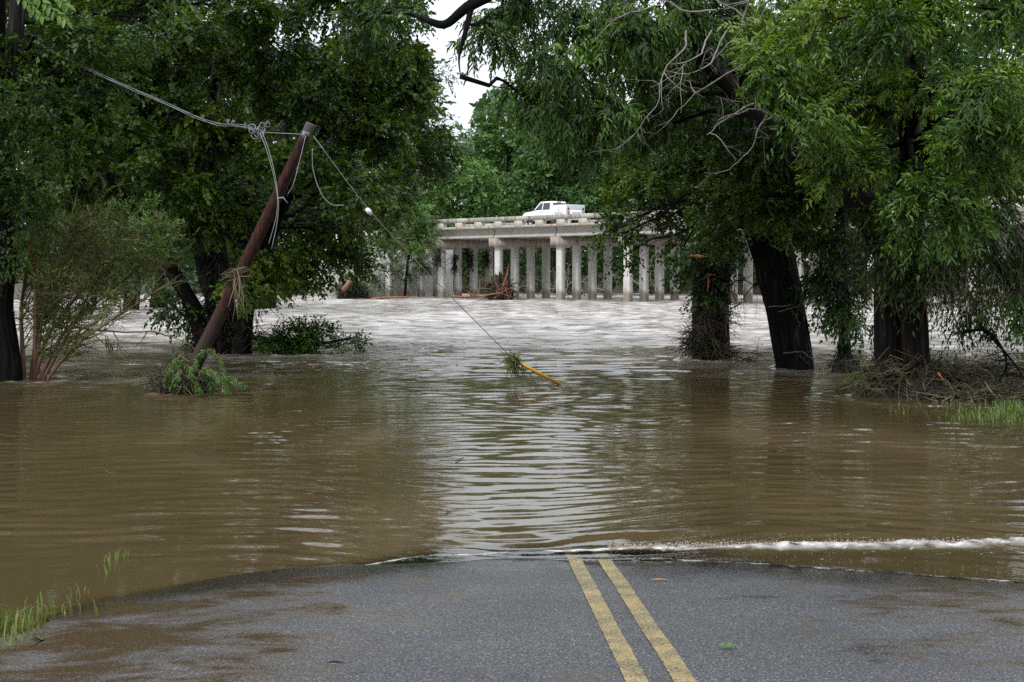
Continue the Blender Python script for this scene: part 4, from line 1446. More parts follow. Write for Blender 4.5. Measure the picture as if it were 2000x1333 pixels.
# leafy branch lying in the water right of the pole
b0 = wat(520, 690)
fb = thing('fallen_branch', b0, 'leafy branch dipping into the river right of the pole base', 'branch')
P, R = resample([at(445, 640, b0[1] + 0.5), at(520, 670, b0[1]), at(610, 675, b0[1] - 0.4), at(690, 660, b0[1] - 0.6)], [0.09, 0.07, 0.05, 0.02], 0.2)
MB().tube(P, R, 7).build('limb', M['bark_dark'], fb, smooth=True)
bl = fill([(500, 640), (560, 625), (590, 660), (640, 640), (690, 650), (700, 684), (600, 690), (540, 690), (490, 680)], 34, b0[1] - 0.8, b0[1] + 0.6)
crown(fb, bl, P, M['leaf_pecan'], M['bark_dark'], clumps=8, sprays=9, leaves=8, L=0.12, W=0.05, spray_len=0.3, droop=0.0, tint=(0.0, 0.5), name='foliage')
tw = MB()
for k in range(16):
    wild(at(rng.uniform(400, 560), rng.uniform(560, 670), b0[1]), (rng.normal() * 0.6 + 0.3, 0.2, -0.5), 1.0, 0.012, 2, tw, 0.3, sides=3)
tangle(tw, at(470, 665, b0[1]), (0.9, 0.5, 0.35), 260, 0.6, 0.010, 0.5, (0, 0.8))
tangle(tw, at(430, 560, b0[1]), (0.5, 0.5, 0.9), 160, 0.6, 0.008, 1.0, (0, 0.7), 0.8)
tw.build('wrack', M['debris'], fb)['kind'] = 'stuff'

# ------------------------------------------------------------------ trees on the right
# 1: vine-hung double trunk nearest the bridge
b0 = wat(1388, 702)
Y1 = b0[1]
t1 = thing('vine_hung_tree', b0, 'double trunk draped in vines and flood wrack, nearest the bridge', 'tree')
trunk_mesh(t1, [([at(1372, 720, Y1 + 0.4), at(1368, 600, Y1 + 0.4), at(1375, 480, Y1 + 0.4), at(1385, 330, Y1 + 0.5)], [0.25, 0.22, 0.20, 0.14])], M['bark_dark'], sides=44, step=0.09, amp=0.06, furrow=12)
sk = trunk_mesh(t1, [([at(1407, 725, Y1), at(1405, 600, Y1), at(1412, 480, Y1), at(1435, 330, Y1), at(1440, 150, Y1)], [0.25, 0.22, 0.21, 0.18, 0.13])], M['bark_brown'], name='stem', sides=44, step=0.09, amp=0.06, furrow=12)
bl = fill([(1345, 500), (1375, 470), (1450, 460), (1440, 560), (1375, 580), (1350, 560)], 44, Y1 - 0.8, Y1 + 0.3)
crown(t1, bl, sk, M['leaf_elm'], M['bark_dark'], clumps=6, sprays=8, leaves=7, L=0.11, W=0.065, spray_len=0.3, droop=0.6, tint=(0.0, 0.45), name='vine_leaves')
wr = MB()
for (x_, y_, rx, rz, n_) in ((1370, 665, 0.46, 0.45, 700), (1405, 690, 0.40, 0.25, 380), (1392, 610, 0.44, 0.5, 420), (1398, 520, 0.45, 0.5, 320)):
    tangle(wr, at(x_, y_, Y1 - 0.15), (rx, 0.4, rz), n_, 0.4, 0.009, 0.6, (0, 0.75), 0.2)
strands(wr, at(1430, 560, Y1), 50, 0.7, 0.006, 0.18, (0, 0.6))
tangle(wr, at(1455, 708, Y1 - 0.6), (0.35, 0.2, 0.06), 60, 0.6, 0.010, 0.3, (0, 0.5))
wr.build('wrack', M['debris'], t1)['kind'] = 'stuff'
sw = MB()
a_ = at(1343, 499, Y1 - 0.7)
b_ = at(1387, 503, Y1 - 0.5)
sw.add([a_ + (0, 0, 0.01), a_ - (0, 0, 0.02), b_ + (0, 0, 0.0), (a_ + b_) / 2 + (0, 0, 0.045), (a_ + b_) / 2 - (0, 0.1, 0.05)], tris=[(0, 1, 4), (1, 2, 4), (0, 3, 2), (0, 4, 3), (4, 2, 3), (0, 2, 1)])
sw.build('splintered_wood', M['raw_wood'], t1)
sw = MB()
sw.tube([at(1383, 535, Y1 - 0.6), at(1384, 550, Y1 - 0.6), at(1382, 570, Y1 - 0.6)], [0.03, 0.025, 0.01], 4)
sw.tube([at(1380, 537, Y1 - 0.6), at(1398, 537, Y1 - 0.6)], [0.02, 0.01], 4)
sw.build('splintered_wood', M['raw_wood'], t1)
for (x_, y_, dv, ln, r0) in ((1420, 560, (0.6, 0, 0.5), 0.9, 0.02), (1470, 560, (-0.4, 0, -0.5), 0.9, 0.015), (1430, 690, (0.9, 0, 0.15), 1.0, 0.016)):
    db = MB()
    wild(at(x_, y_, Y1 - 0.4), dv, ln, r0, 3, db, 0.3, sides=4)
    db.build('bare_branch', M['bark_dark'], t1)

# 2: big black leaning trunk
b0 = wat(1553, 720)
Y2 = b0[1]
t2 = thing('leaning_tree', b0, 'thick black furrowed trunk leaning left out of the flood', 'tree')
sk = trunk_mesh(t2, [([at(1556, 745, Y2), at(1552, 700, Y2), at(1535, 600, Y2), at(1512, 500, Y2), at(1494, 430, Y2), at(1478, 350, Y2), at(1455, 240, Y2), at(1440, 60, Y2), at(1440, -150, Y2)], [0.44, 0.42, 0.43, 0.46, 0.50, 0.40, 0.30, 0.22, 0.18]),
                      ([at(1500, 430, Y2), at(1440, 340, Y2 + 0.4), at(1360, 250, Y2 + 0.8), at(1300, 180, Y2 + 1)], [0.25, 0.17, 0.12, 0.07]),
                      ([at(1510, 440, Y2), at(1560, 360, Y2 + 0.5), at(1600, 250, Y2 + 1), at(1620, 100, Y2 + 1)], [0.22, 0.17, 0.13, 0.09])], M['bark_dark'], sides=84, step=0.07, amp=0.06, furrow=22)
SK2 = sk[sk[:, 2] > 3.6]
poly = [(1235, 300), (1300, 250), (1420, 230), (1560, 250), (1640, 300), (1650, 420), (1600, 480), (1480, 430), (1420, 460), (1360, 450), (1290, 430), (1225, 440), (1215, 370)]
bl = fill(poly, 72, Y2 - 1.5, Y2 + 3)
crown(t2, bl, SK2, M['leaf_elm'], M['bark_dark'], clumps=10, sprays=12, leaves=9, L=0.105, W=0.068, spray_len=0.34, droop=0.3, tint=(0.1, 0.7))
bl = fill([(1370, 260), (1470, 230), (1590, 250), (1640, 340), (1610, 440), (1500, 420), (1430, 440), (1380, 380)], 66, Y2 - 3.2, Y2 - 1.2)
crown(t2, bl, SK2, M['leaf_elm'], M['bark_dark'], clumps=9, sprays=12, leaves=9, L=0.10, W=0.064, spray_len=0.32, droop=0.35, tint=(0.1, 0.8), name='front_foliage', limb_r=0.03)
bl = fill([(1160, 425), (1215, 440), (1260, 470), (1235, 560), (1205, 500), (1170, 470)], 46, Y2 - 0.5, Y2 + 1)
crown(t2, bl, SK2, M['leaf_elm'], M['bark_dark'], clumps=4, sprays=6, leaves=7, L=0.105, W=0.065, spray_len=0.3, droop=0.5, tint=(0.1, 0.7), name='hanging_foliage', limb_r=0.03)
bl = fill([(1300, 440), (1350, 450), (1365, 500), (1320, 510)], 46, Y2 - 0.5, Y2 + 1)
crown(t2, bl, SK2, M['leaf_elm'], M['bark_dark'], clumps=4, sprays=6, leaves=7, L=0.105, W=0.065, spray_len=0.3, droop=0.5, tint=(0.0, 0.5), name='hanging_foliage', limb_r=0.03)
bl = fill([(1280, -760), (2100, -760), (2100, -70), (1330, -70)], 230, Y2 + 2, Y2 + 8)
crown(t2, bl, SK2, M['leaf_elm'], M['bark_dark'], clumps=12, sprays=10, leaves=6, L=0.32, W=0.2, spray_len=0.9, name='upper_crown', twigs=False)
for (x_, y_) in ((1500, 600), (1520, 610), (1530, 690)):
    db = MB()
    wild(at(x_, y_, Y2 - 0.5), (0.8, -0.2, 0.0), 0.8, 0.011, 2, db, 0.35, sides=4)
    db.build('bare_branch', M['dead_wood'], t2)

# 3: thin hanging trunk between
b0 = wat(1648, 727)
Y3 = b0[1]
t3 = thing('slender_tree', b0, 'slender trunk with wrack round its foot between the two big trunks', 'tree')
sk = trunk_mesh(t3, [([at(1650, 745, Y3), at(1650, 640, Y3), at(1645, 540, Y3), at(1640, 430, Y3), at(1650, 300, Y3)], [0.16, 0.14, 0.13, 0.12, 0.08])], M['bark_mid'], sides=12)
bl = fill([(1590, 480), (1700, 470), (1705, 570), (1690, 650), (1640, 600), (1600, 640), (1585, 560)], 46, Y3 - 1, Y3 + 1.5)
crown(t3, bl, sk, M['leaf_elm'], M['bark_dark'], clumps=8, sprays=9, leaves=7, L=0.10, W=0.05, spray_len=0.35, droop=0.9, tint=(0.0, 0.5), name='hanging_foliage')
wr = MB()
tangle(wr, at(1652, 712, Y3), (0.30, 0.3, 0.18), 240, 0.35, 0.009, 0.6, (0, 0.8))
for k in range(14):
    strands(wr, at(rng.uniform(1590, 1710), rng.uniform(440, 560), Y3 - 0.3), 14, 0.6, 0.006, 0.10, (0.1, 1.0))
mound(wr, at(1650, 728, Y3), (0.28, 0.25, 0.30), 0.05, 3)
wr.build('wrack', M['debris'], t3)['kind'] = 'stuff'

# 4: twin trunk in the wrack pile, its limbs carry the long-leaved canopy over the road
b0 = wat(1770, 772)
Y4 = b0[1]
t4 = thing('pecan_tree', b0, 'twin-trunked pecan rising from the wrack pile with long leaves over the water', 'tree')
sk = trunk_mesh(t4, [([at(1742, 800, Y4), at(1740, 700, Y4), at(1738, 600, Y4), at(1742, 500, Y4), at(1700, 420, Y4), at(1640, 350, Y4 + 0.3), at(1555, 290, Y4 + 0.6), at(1470, 215, Y4 + 0.9), at(1400, 140, Y4 + 1), at(1340, 50, Y4 + 1), at(1290, -60, Y4 + 1)], [0.30, 0.26, 0.245, 0.26, 0.26, 0.23, 0.20, 0.17, 0.15, 0.12, 0.10])], M['bark_dark'], sides=64, step=0.07, amp=0.065, furrow=16)
sk2 = trunk_mesh(t4, [([at(1790, 800, Y4 - 0.3), at(1790, 700, Y4 - 0.3), at(1786, 600, Y4 - 0.3), at(1778, 520, Y4 - 0.2), at(1785, 380, Y4), at(1775, 250, Y4), at(1790, 60, Y4), at(1800, -150, Y4)], [0.24, 0.22, 0.205, 0.20, 0.18, 0.16, 0.14, 0.1])], M['bark_brown'], name='stem', sides=56, step=0.07, amp=0.06, furrow=14)
# limb reaching over the road, seen against the sky
sk3 = trunk_mesh(t4, [([at(1290, -60, Y4 + 1), at(1180, -110, Y4 + 0.5), at(1040, -60, Y4), at(940, 0, Y4), at(905, 18, Y4), at(868, 55, Y4), at(828, 36, Y4), at(780, 20, Y4 + 0.3)], [0.12, 0.115, 0.11, 0.10, 0.085, 0.075, 0.045, 0.03]),
                      ([at(925, 8, Y4), at(913, 40, Y4), at(910, 68, Y4), at(898, 95, Y4), at(893, 115, Y4), at(900, 150, Y4)], [0.05, 0.045, 0.042, 0.034, 0.02, 0.008]),
                      ([at(1290, -60, Y4 + 1), at(1200, 40, Y4 + 0.5), at(1120, 130, Y4)], [0.09, 0.07, 0.03])], M['bark_dark'], name='limb', sides=12, step=0.10)
SK4 = np.vstack([sk, sk2, sk3])
SK4 = SK4[SK4[:, 2] > 4.2]
poly = [(950, -30), (1300, -40), (1380, 60), (1360, 180), (1290, 250), (1150, 280), (1080, 270), (990, 235), (985, 195), (1005, 150), (985, 105), (945, 85)]
bl = fill(poly, 70, Y4 - 1, Y4 + 3)
crown(t4, bl, SK4, M['leaf_pecan'], M['bark_dark'], clumps=8, sprays=10, leaves=11, L=0.135, W=0.036, spray_len=0.34, droop=0.75, shape='long', tint=(0.1, 0.75), flat=0.8)
bl = fill([(690, -40), (850, -40), (820, 10), (760, 40), (690, 60)], 70, Y4, Y4 + 2)
crown(t4, bl, SK4, M['leaf_pecan'], M['bark_dark'], clumps=6, sprays=8, leaves=11, L=0.135, W=0.034, spray_len=0.32, droop=0.6, shape='long', tint=(0.0, 0.5), name='limb_foliage')
poly = [(1470, 70), (1520, -40), (2040, -40), (2040, 480), (1900, 460), (1760, 420), (1660, 360), (1560, 260), (1490, 170)]
bl = fill(poly, 105, Y4 - 4.0, Y4 + 0.5)
crown(t4, bl, SK4, M['leaf_pecan'], M['bark_dark'], clumps=12, sprays=12, leaves=12, L=0.118, W=0.036, spray_len=0.36, droop=0.3, shape='long', tint=(0.15, 1.0), name='near_foliage', clump_r=0.36)
bl = fill([(1150, -40), (1700, -40), (1800, 300), (1700, 420), (1560, 300), (1400, 220), (1230, 180)], 105, Y4 + 2.5, Y4 + 6)
crown(t4, bl, SK4, M['leaf_pecan'], M['bark_dark'], clumps=9, sprays=11, leaves=9, L=0.17, W=0.06, spray_len=0.5, droop=0.4, tint=(0.0, 0.35), name='back_foliage')
bl = fill([(1650, 430), (2060, 420), (2060, 620), (1960, 650), (1900, 600), (1830, 640), (1800, 560), (1720, 500)], 60, Y4 - 1.5, Y4 + 2.5)
crown(t4, bl, SK4, M['leaf_elm'], M['bark_dark'], clumps=8, sprays=9, leaves=8, L=0.11, W=0.035, spray_len=0.4, droop=0.9, tint=(0.05, 0.6), name='hanging_foliage')
bl = fill([(1350, -800), (2400, -800), (2400, -60), (1450, -60)], 300, Y4 + 1.5, Y4 + 6)
crown(t4, bl, SK4, M['leaf_pecan'], M['bark_dark'], clumps=12, sprays=10, leaves=6, L=0.30, W=0.15, spray_len=0.8, name='upper_crown', twigs=False)
for (x_, y_, dx_, dz_, ln) in ((1400, 20, -0.7, 0.1, 2.0), (1390, 60, -0.5, -0.6, 1.5), (1340, 60, -0.2, -0.9, 1.5), (1480, 200, -0.6, -0.3, 1.5), (1500, 220, -0.4, -0.8, 1.2), (1450, 40, 0.3, 0.5, 1.6), (1560, 250, 0.1, -0.7, 1.0), (1290, 10, -0.8, -0.1, 1.2), (1420, 60, -0.3, -0.9, 1.6), (1500, 60, -0.9, 0.2, 1.6), (1530, 230, -0.9, 0.15, 1.5), (1460, 120, -0.8, -0.3, 1.4), (1570, 20, -0.5, 0.3, 1.4)):
    db = MB()
    wild(at(x_, y_, Y4 - 1.3), (dx_, -0.2, dz_), ln, 0.017, 4, db, 0.34, (2, 3), sides=5)
    db.build('dead_branch', M['dead_wood'], t4)
wr = MB()
for k in range(40):
    strands(wr, at(rng.uniform(1800, 2010), rng.uniform(440, 600), Y4 - 0.6 + rng.normal() * 0.6), 9, rng.uniform(0.25, 0.75), 0.006, 0.12, (0.2, 1.0))
tangle(wr, at(1775, 540, Y4 - 0.5), (0.5, 0.4, 0.32), 330, 0.5, 0.009, 0.5, (0.1, 0.95), 0.3)
tangle(wr, at(1745, 520, Y4 - 0.4), (0.3, 0.3, 0.5), 110, 0.5, 0.007, 1.0, (0.1, 0.9), 0.8)
wr.build('hanging_wrack', M['debris'], t4)['kind'] = 'stuff'

# ------------------------------------------------------------------ background trees beyond the bridge
BT = [  # px of the trunk, Y, top py, half width px, label, leaf tint, material
    (905, 168, 285, 62, 'pale green round tree rising left of the parked truck behind the bridge', (0.35, 1.0), 'leaf_far'),
    (985, 182, 168, 70, 'tall tree beyond the bridge standing right below the sky gap', (0.2, 0.8), 'leaf_far'),
    (1075, 165, 235, 75, 'tree directly behind the white truck on the bridge', (0.1, 0.7), 'leaf_far'),
    (1165, 176, 175, 75, 'tall dark tree beyond the bridge right of the truck', (0.05, 0.6), 'leaf_far'),
    (1255, 160, 185, 70, 'yellowish tree behind the bridge beside the hanging elm leaves', (0.35, 1.0), 'leaf_elm'),
    (835, 178, 330, 60, 'tree behind the sapling at the left end of the bridge', (0.1, 0.8), 'leaf_far'),
    (1350, 158, 170, 80, 'tree beyond the bridge behind the vine-hung trunk', (0.0, 0.5), 'leaf_far'),
    (1470, 150, 200, 90, 'tree beyond the bridge behind the black leaning trunk', (0.0, 0.5), 'leaf_far'),
    (1600, 145, 200, 100, 'tree beyond the bridge behind the slender trunk', (0.0, 0.5), 'leaf_far'),
    (1780, 140, 190, 110, 'tree beyond the bridge behind the twin-trunked pecan', (0.0, 0.5), 'leaf_far'),
    (1960, 135, 190, 110, 'tree beyond the bridge at the right picture edge', (0.0, 0.5), 'leaf_far'),
    (720, 175, 360, 80, 'tree above the bridge abutment behind the willow bush', (0.1, 0.7), 'leaf_far'),
    (590, 172, 330, 90, 'tree beyond the abutment seen through the lower elm leaves', (0.0, 0.5), 'leaf_far'),
]
for (x_, y_, top, hw, lab, tn, lmn) in BT:
    s_ = ppm(y_)
    b0 = at(x_, 540, y_)
    b0[2] = 1.0
    o = thing('bank_tree', b0, lab, 'tree', 'trees on the far bank')
    lean = rng.uniform(-20, 20)
    sk = trunk_mesh(o, [([b0 - (0, 0, 1), at(x_ + 3, 480, y_), at(x_ + lean, 400, y_), at(x_ + lean * 1.5, top + 50, y_)], [0.5, 0.42, 0.34, 0.15])], M['bark_mid'], sides=10, step=0.6)
    pl = [(x_ - hw * 0.5, top + 25), (x_, top), (x_ + hw * 0.5, top + 20), (x_ + hw, top + 90), (x_ + hw * 1.05, 400), (x_ + hw * 0.9, 470), (x_ - hw * 0.9, 470), (x_ - hw * 1.05, 400), (x_ - hw, top + 100)]
    bl = fill(pl, 42, y_ - 5, y_ + 4, r=31)
    crown(o, bl, sk[sk[:, 2] > 4], M[lmn], M['bark_mid'], clumps=10, sprays=9, leaves=7, L=0.46, W=0.31, spray_len=1.1, tint=tn, flat=0.55, twigs=False)

wd = MB()
und = []
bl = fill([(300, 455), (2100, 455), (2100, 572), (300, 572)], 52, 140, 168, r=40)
br_ = bpy.data.objects.new('undergrowth_root', None)
fw, tw = MB(), MB()
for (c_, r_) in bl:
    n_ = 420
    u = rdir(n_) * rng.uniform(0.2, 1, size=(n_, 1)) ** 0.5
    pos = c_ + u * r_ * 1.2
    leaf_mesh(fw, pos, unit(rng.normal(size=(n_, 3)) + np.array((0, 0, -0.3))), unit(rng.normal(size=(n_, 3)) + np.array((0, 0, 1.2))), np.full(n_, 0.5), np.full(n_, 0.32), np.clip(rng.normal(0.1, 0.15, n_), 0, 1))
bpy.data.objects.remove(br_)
uo = fw.build('undergrowth', M['leaf_elm'])  # low leaf tints paint in the shade of the gaps behind the columns
fw = MB()
for pol in ([(-250, 60), (300, 80), (640, 160), (800, 330), (870, 400), (870, 560), (-250, 560)], [(930, 330), (955, 215), (1000, 190), (1120, 200), (1280, 180), (1420, 60), (2250, 40), (2250, 560), (880, 560)]):
    for (c_, r_) in fill(pol, 75, 196, 215, r=60):
        n_ = 260
        u = rdir(n_) * rng.uniform(0.2, 1, size=(n_, 1)) ** 0.5
        leaf_mesh(fw, c_ + u * r_, unit(rng.normal(size=(n_, 3)) + np.array((0, 0, -0.3))), unit(rng.normal(size=(n_, 3)) + np.array((0, 0, 1.0))), np.full(n_, 1.5), np.full(n_, 1.1), np.clip(rng.normal(0.25, 0.2, n_), 0, 1))
wo_ = fw.build('far_woodland', M['leaf_far'])
tag(wo_, 'dim green woodland far beyond the bridge filling the gaps between the trees', 'woodland', kind='stuff')
tag(uo, 'undergrowth along the far bank between the bridge columns with shade put into its dark green', 'undergrowth', kind='stuff')
fs = MB()
for k in range(16):
    p = at(rng.uniform(1000, 1340), rng.uniform(560, 584), rng.uniform(128, 140))
    wild(p, (rng.normal(), rng.normal() * 0.3, rng.uniform(0.1, 0.9)), 2.6, 0.07, 2, fs, 0.25, sides=4)
tag(fs.build('driftwood', M['dead_wood']), 'pale driftwood branches stranded behind the bridge columns', 'driftwood', kind='stuff')

# ------------------------------------------------------------------ leaning pole, wires, guy
PB, PT = at(352, 770, 24.0), at(607, 242, 23.2)
pole = thing('utility_pole', wat(365, 762), 'broken reddish brown utility pole leaning right out of the flood', 'pole')
P = np.array([PB + (PT - PB) * t for t in np.linspace(0, 1, 30)])
P[:, 0] += 0.03 * np.sin(np.linspace(0, math.pi, 30))


def mat_pole():
    m, nt, out = nmat('treated_pole')
    L = nt.links.new
    mp = coords(nt, (14, 14, 0.9), rot=(0, math.radians(-26), 0))
    n1 = nd(nt, 'ShaderNodeTexNoise', i_Scale=1.6, i_Detail=7.0, i_Roughness=0.65)
    L(mp.outputs[0], n1.inputs['Vector'])
    r = ramp(nt, [(0.3, (0.005, 0.003, 0.0025)), (0.52, (0.027, 0.0085, 0.0055)), (0.72, (0.095, 0.026, 0.014))])
    L(n1.outputs['Fac'], r.inputs[0])
    b = nd(nt, 'ShaderNodeBsdfPrincipled', i_Roughness=0.7)
    b.inputs['Specular IOR Level'].default_value = 0.2
    tc = nd(nt, 'ShaderNodeTexCoord')
    sx = nd(nt, 'ShaderNodeSeparateXYZ')
    L(tc.outputs['Object'], sx.inputs[0])
    lo = nd(nt, 'ShaderNodeMapRange')      # weathered grey head, muddy soaked foot
    lo.inputs['From Min'].default_value = 4.15
    lo.inputs['From Max'].default_value = 4.3
    L(sx.outputs['Z'], lo.inputs['Value'])
    mx = nd(nt, 'ShaderNodeMix', data_type='RGBA')
    L(lo.outputs[0], mx.inputs['Factor'])
    L(r.outputs[0], mx.inputs[6])
    mx.inputs[7].default_value = (0.06, 0.052, 0.045, 1)
    ft = nd(nt, 'ShaderNodeMapRange')
    ft.inputs['From Min'].default_value = 1.7
    ft.inputs['From Max'].default_value = 0.9
    L(sx.outputs['Z'], ft.inputs['Value'])
    mx2 = nd(nt, 'ShaderNodeMix', data_type='RGBA')
    L(ft.outputs[0], mx2.inputs['Factor'])
    L(mx.outputs[2], mx2.inputs[6])
    mx2.inputs[7].default_value = (0.032, 0.022, 0.017, 1)
    L(mx2.outputs[2], b.inputs['Base Color'])
    bp = nd(nt, 'ShaderNodeBump', i_Strength=1.0, i_Distance=0.03)
    L(n1.outputs['Fac'], bp.inputs['Height'])
    L(bp.outputs[0], b.inputs['Normal'])
    L(b.outputs[0], out.inputs[0])
    return m


MB().tube(P, np.linspace(0.124, 0.082, 30), 24, wob=bark_wob(77, 0.02)).build('shaft', mat_pole(), pole, smooth=True)
bo = MB().box(at(598, 263, 23.1), (0.10, 0.10, 0.07)).box(at(594, 264, 23.05), (0.05, 0.08, 0.12))
bo.build('bracket', M['wire'], pole)
MB().tube([at(541, 388, 23.3), at(553, 386, 23.25), at(562, 398, 23.3)], 0.012, 6).build('clamp', M['wire'], pole)
rp = MB()
for k in range(24):
    c0 = at(460 + rng.normal() * 3, 535 + rng.normal() * 5, 23.55)
    pts = [c0 + 0.20 * np.array((math.cos(a) * 1.0, math.sin(a), 0.25 * math.cos(a) + 0.15 * math.sin(a + k))) for a in np.linspace(0, 2 * math.pi, 12)]
    rp.tube(np.array(pts) + rng.normal(size=(12, 3)) * 0.012, 0.008, 3, tint=rng.uniform(0.6, 1.0))
strands(rp, at(463, 540, 23.35), 26, 0.55, 0.007, 0.05, (0.5, 1.0), (0.08, 0, 0))
rp.build('wound_grass', M['debris'], pole)['kind'] = 'stuff'


def cable(name, pts, r, label, parent=None, sub=5, mat='wire'):
    pts = np.array(pts)
    s = np.linspace(0, len(pts) - 1, (len(pts) - 1) * sub + 1)
    Q = np.stack([np.interp(s, np.arange(len(pts)), pts[:, k]) for k in range(3)], 1)
    for _ in range(3):
        Q[1:-1] = 0.25 * Q[:-2] + 0.5 * Q[1:-1] + 0.25 * Q[2:]
    o = MB().tube(Q, r, 6).build(name, M[mat], parent, smooth=True)
    if parent is None:
        tag(o, label, 'cable', 'downed power cables')
    return o


BD = [at(515, 262, 23.3), at(485, 247, 23.4), at(420, 243, 23.6), at(390, 232, 23.8), at(300, 192, 24.2), at(192, 146, 25.4), at(100, 100, 27), at(-40, 20, 29)]
for k, lab in enumerate(('upper strand of the twisted power cable running up to the left', 'middle strand of the twisted power cable running up to the left', 'lower strand of the twisted power cable running up to the left')):
    pts = [p + 0.03 * np.array((0, math.sin(1.7 * j_ + 2.1 * k), math.cos(1.7 * j_ + 2.1 * k))) for j_, p in enumerate(BD)]
    cable('power_cable', pts, 0.0045, lab)
tg = thing('cable_splice', at(503, 256, 23.3), 'knot of coiled grey wire where the power cables hang beside the pole top', 'cable', 'downed power cables')
co = MB()
for k in range(16):
    c0 = at(503 + rng.normal() * 8, 257 + rng.normal() * 6, 23.3)
    ax1, ax2 = rdir(1)[0], rdir(1)[0]
    rr = rng.uniform(0.04, 0.09)
    co.tube([c0 + rr * (math.cos(a) * ax1 + math.sin(a) * ax2) for a in np.linspace(0, 6.0, 14)], 0.008, 4)
for k in range(7):
    f_ = rng.uniform(0, 1)
    c0 = at(380 + 110 * f_, 229 + 19 * f_, 23.5)
    co.tube([c0 + rng.uniform(0.03, 0.06) * np.array((0.25 * math.sin(a), math.cos(a), math.sin(a))) for a in np.linspace(0, 6.2, 10)], 0.006, 4)
co.build('coil', M['wire'], tg)['kind'] = 'stuff'
cable('tie_wire', [at(512, 259, 23.3), at(555, 261, 23.2), at(598, 263, 23.1)], 0.0055, 'straight tie wire from the wire knot to the pole top')
cable('hanging_wire', [at(508, 260, 23.2), at(520, 290, 23.1), at(534, 340, 23.05), at(543, 385, 23.0), at(541, 420, 23.0), at(530, 460, 23.0), at(525, 476, 23.0)], 0.0062, 'loose wire with its white end hanging left across the pole')
cable('hanging_wire', [at(512, 258, 23.1), at(526, 295, 23.05), at(538, 345, 22.95), at(545, 400, 22.9), at(541, 440, 22.9), at(530, 488, 22.9)], 0.0062, 'longest loose wire hanging across the middle of the pole')
cable('hanging_wire', [at(597, 266, 23.0), at(590, 295, 22.95), at(580, 335, 22.9), at(572, 365, 22.9), at(562, 380, 22.95)], 0.0062, 'loose wire dropping from the pole top along its right side')
cable('hanging_wire', [at(610, 290, 23.0), at(610, 325, 23.0), at(617, 355, 23.0), at(630, 385, 23.0), at(648, 402, 23.0), at(672, 401, 23.0)], 0.0065, 'curled free wire end hanging right of the pole top')
guy = thing('guy_wire', at(1000, 700, 25.3), 'thin guy wire with a yellow guard slanting from the pole top into the flood', 'guy wire')
g0, g1, g2 = at(612, 266, 23.1), at(721, 414, 23.7), at(988, 688, 25.2)
cable('wire_strand', [g0, g1, (g1 + g2) / 2 + np.array((0, 0, -0.02)), g2, at(1015, 712, 25.4)], 0.007, None, guy)
MB().tube([at(717, 409, 23.65), at(721, 414, 23.7), at(725, 419, 23.75)], [0.035, 0.045, 0.035], 10).build('insulator', M['white_paint'], guy, smooth=True)
e0, e1 = at(1010, 707, 25.35), at(1094, 751, 26.0)
MB().tube([e0, (e0 + e1) / 2, e1], [0.028, 0.03, 0.03], 10).build('guard', M['yellow_plastic'], guy, smooth=True)
hk = MB()
hk.tube([e1, e1 + np.array((-0.02, 0, -0.05)), e1 + np.array((-0.09, 0, -0.07)), e1 + np.array((-0.10, 0, -0.16))], [0.02, 0.018, 0.015, 0.01], 6)
hk.build('anchor_rod', M['yellow_plastic'], guy)
wr = MB()
cG = at(1002, 705, 25.2)
tangle(wr, cG, (0.11, 0.07, 0.09), 170, 0.22, 0.007, 0.8, (0.2, 1.0), 0.7)
tangle(wr, cG + np.array((-0.05, 0, 0.03)), (0.06, 0.06, 0.06), 70, 0.14, 0.008, 0.8, (0.3, 1.0), 0.4)
strands(wr, cG + np.array((0.0, 0, -0.1)), 30, 0.28, 0.005, 0.07, (0.2, 0.8), (0.15, 0, 0))
strands(wr, cG + np.array((0.14, 0, -0.12)), 5, 0.42, 0.007, 0.02, (0.2, 0.8), (0.75, 0, 0))
wo = wr.build('grass_wrack', M['willow'])
tag(wo, 'clump of drowned grass snagged at the top of the yellow guy guard', 'debris')

# wrack and green cypress sprays at the pole foot
wk = thing('pole_wrack', wat(375, 768), 'heap of green needle branches and straw caught round the pole foot', 'debris')
cm0 = wat(365, 766)
wr = MB()
mound(wr, cm0 + (-0.05, 0.1, 0.0), (0.42, 0.33, 0.36), -0.4, 4)
mound(wr, cm0 + (-0.22, 0.1, 0.25), (0.22, 0.2, 0.34), -0.4, 5)
tangle(wr, cm0 + np.array((-0.1, -0.05, 0.18)), (0.55, 0.35, 0.22), 620, 0.35, 0.009, 0.5, (0.1, 1.0))
tangle(wr, cm0 + np.array((-0.22, 0.0, 0.35)), (0.26, 0.24, 0.28), 300, 0.3, 0.008, 0.8, (0.1, 0.9), 0.3)
tangle(wr, cm0 + np.array((-0.05, 0.0, 0.55)), (0.22, 0.22, 0.25), 120, 0.28, 0.007, 1.0, (0.3, 1.0), 0.4)
tangle(wr, cm0 + np.array((0.02, -0.38, 0.22)), (0.38, 0.12, 0.22), 420, 0.3, 0.008, 0.7, (0.1, 1.0), 0.3)
tangle(wr, cm0 + np.array((0.0, -0.34, 0.42)), (0.2, 0.1, 0.16), 160, 0.25, 0.007, 1.0, (0.2, 1.0), 0.4)
wr.build('straw_heap', M['debris'], wk)['kind'] = 'stuff'


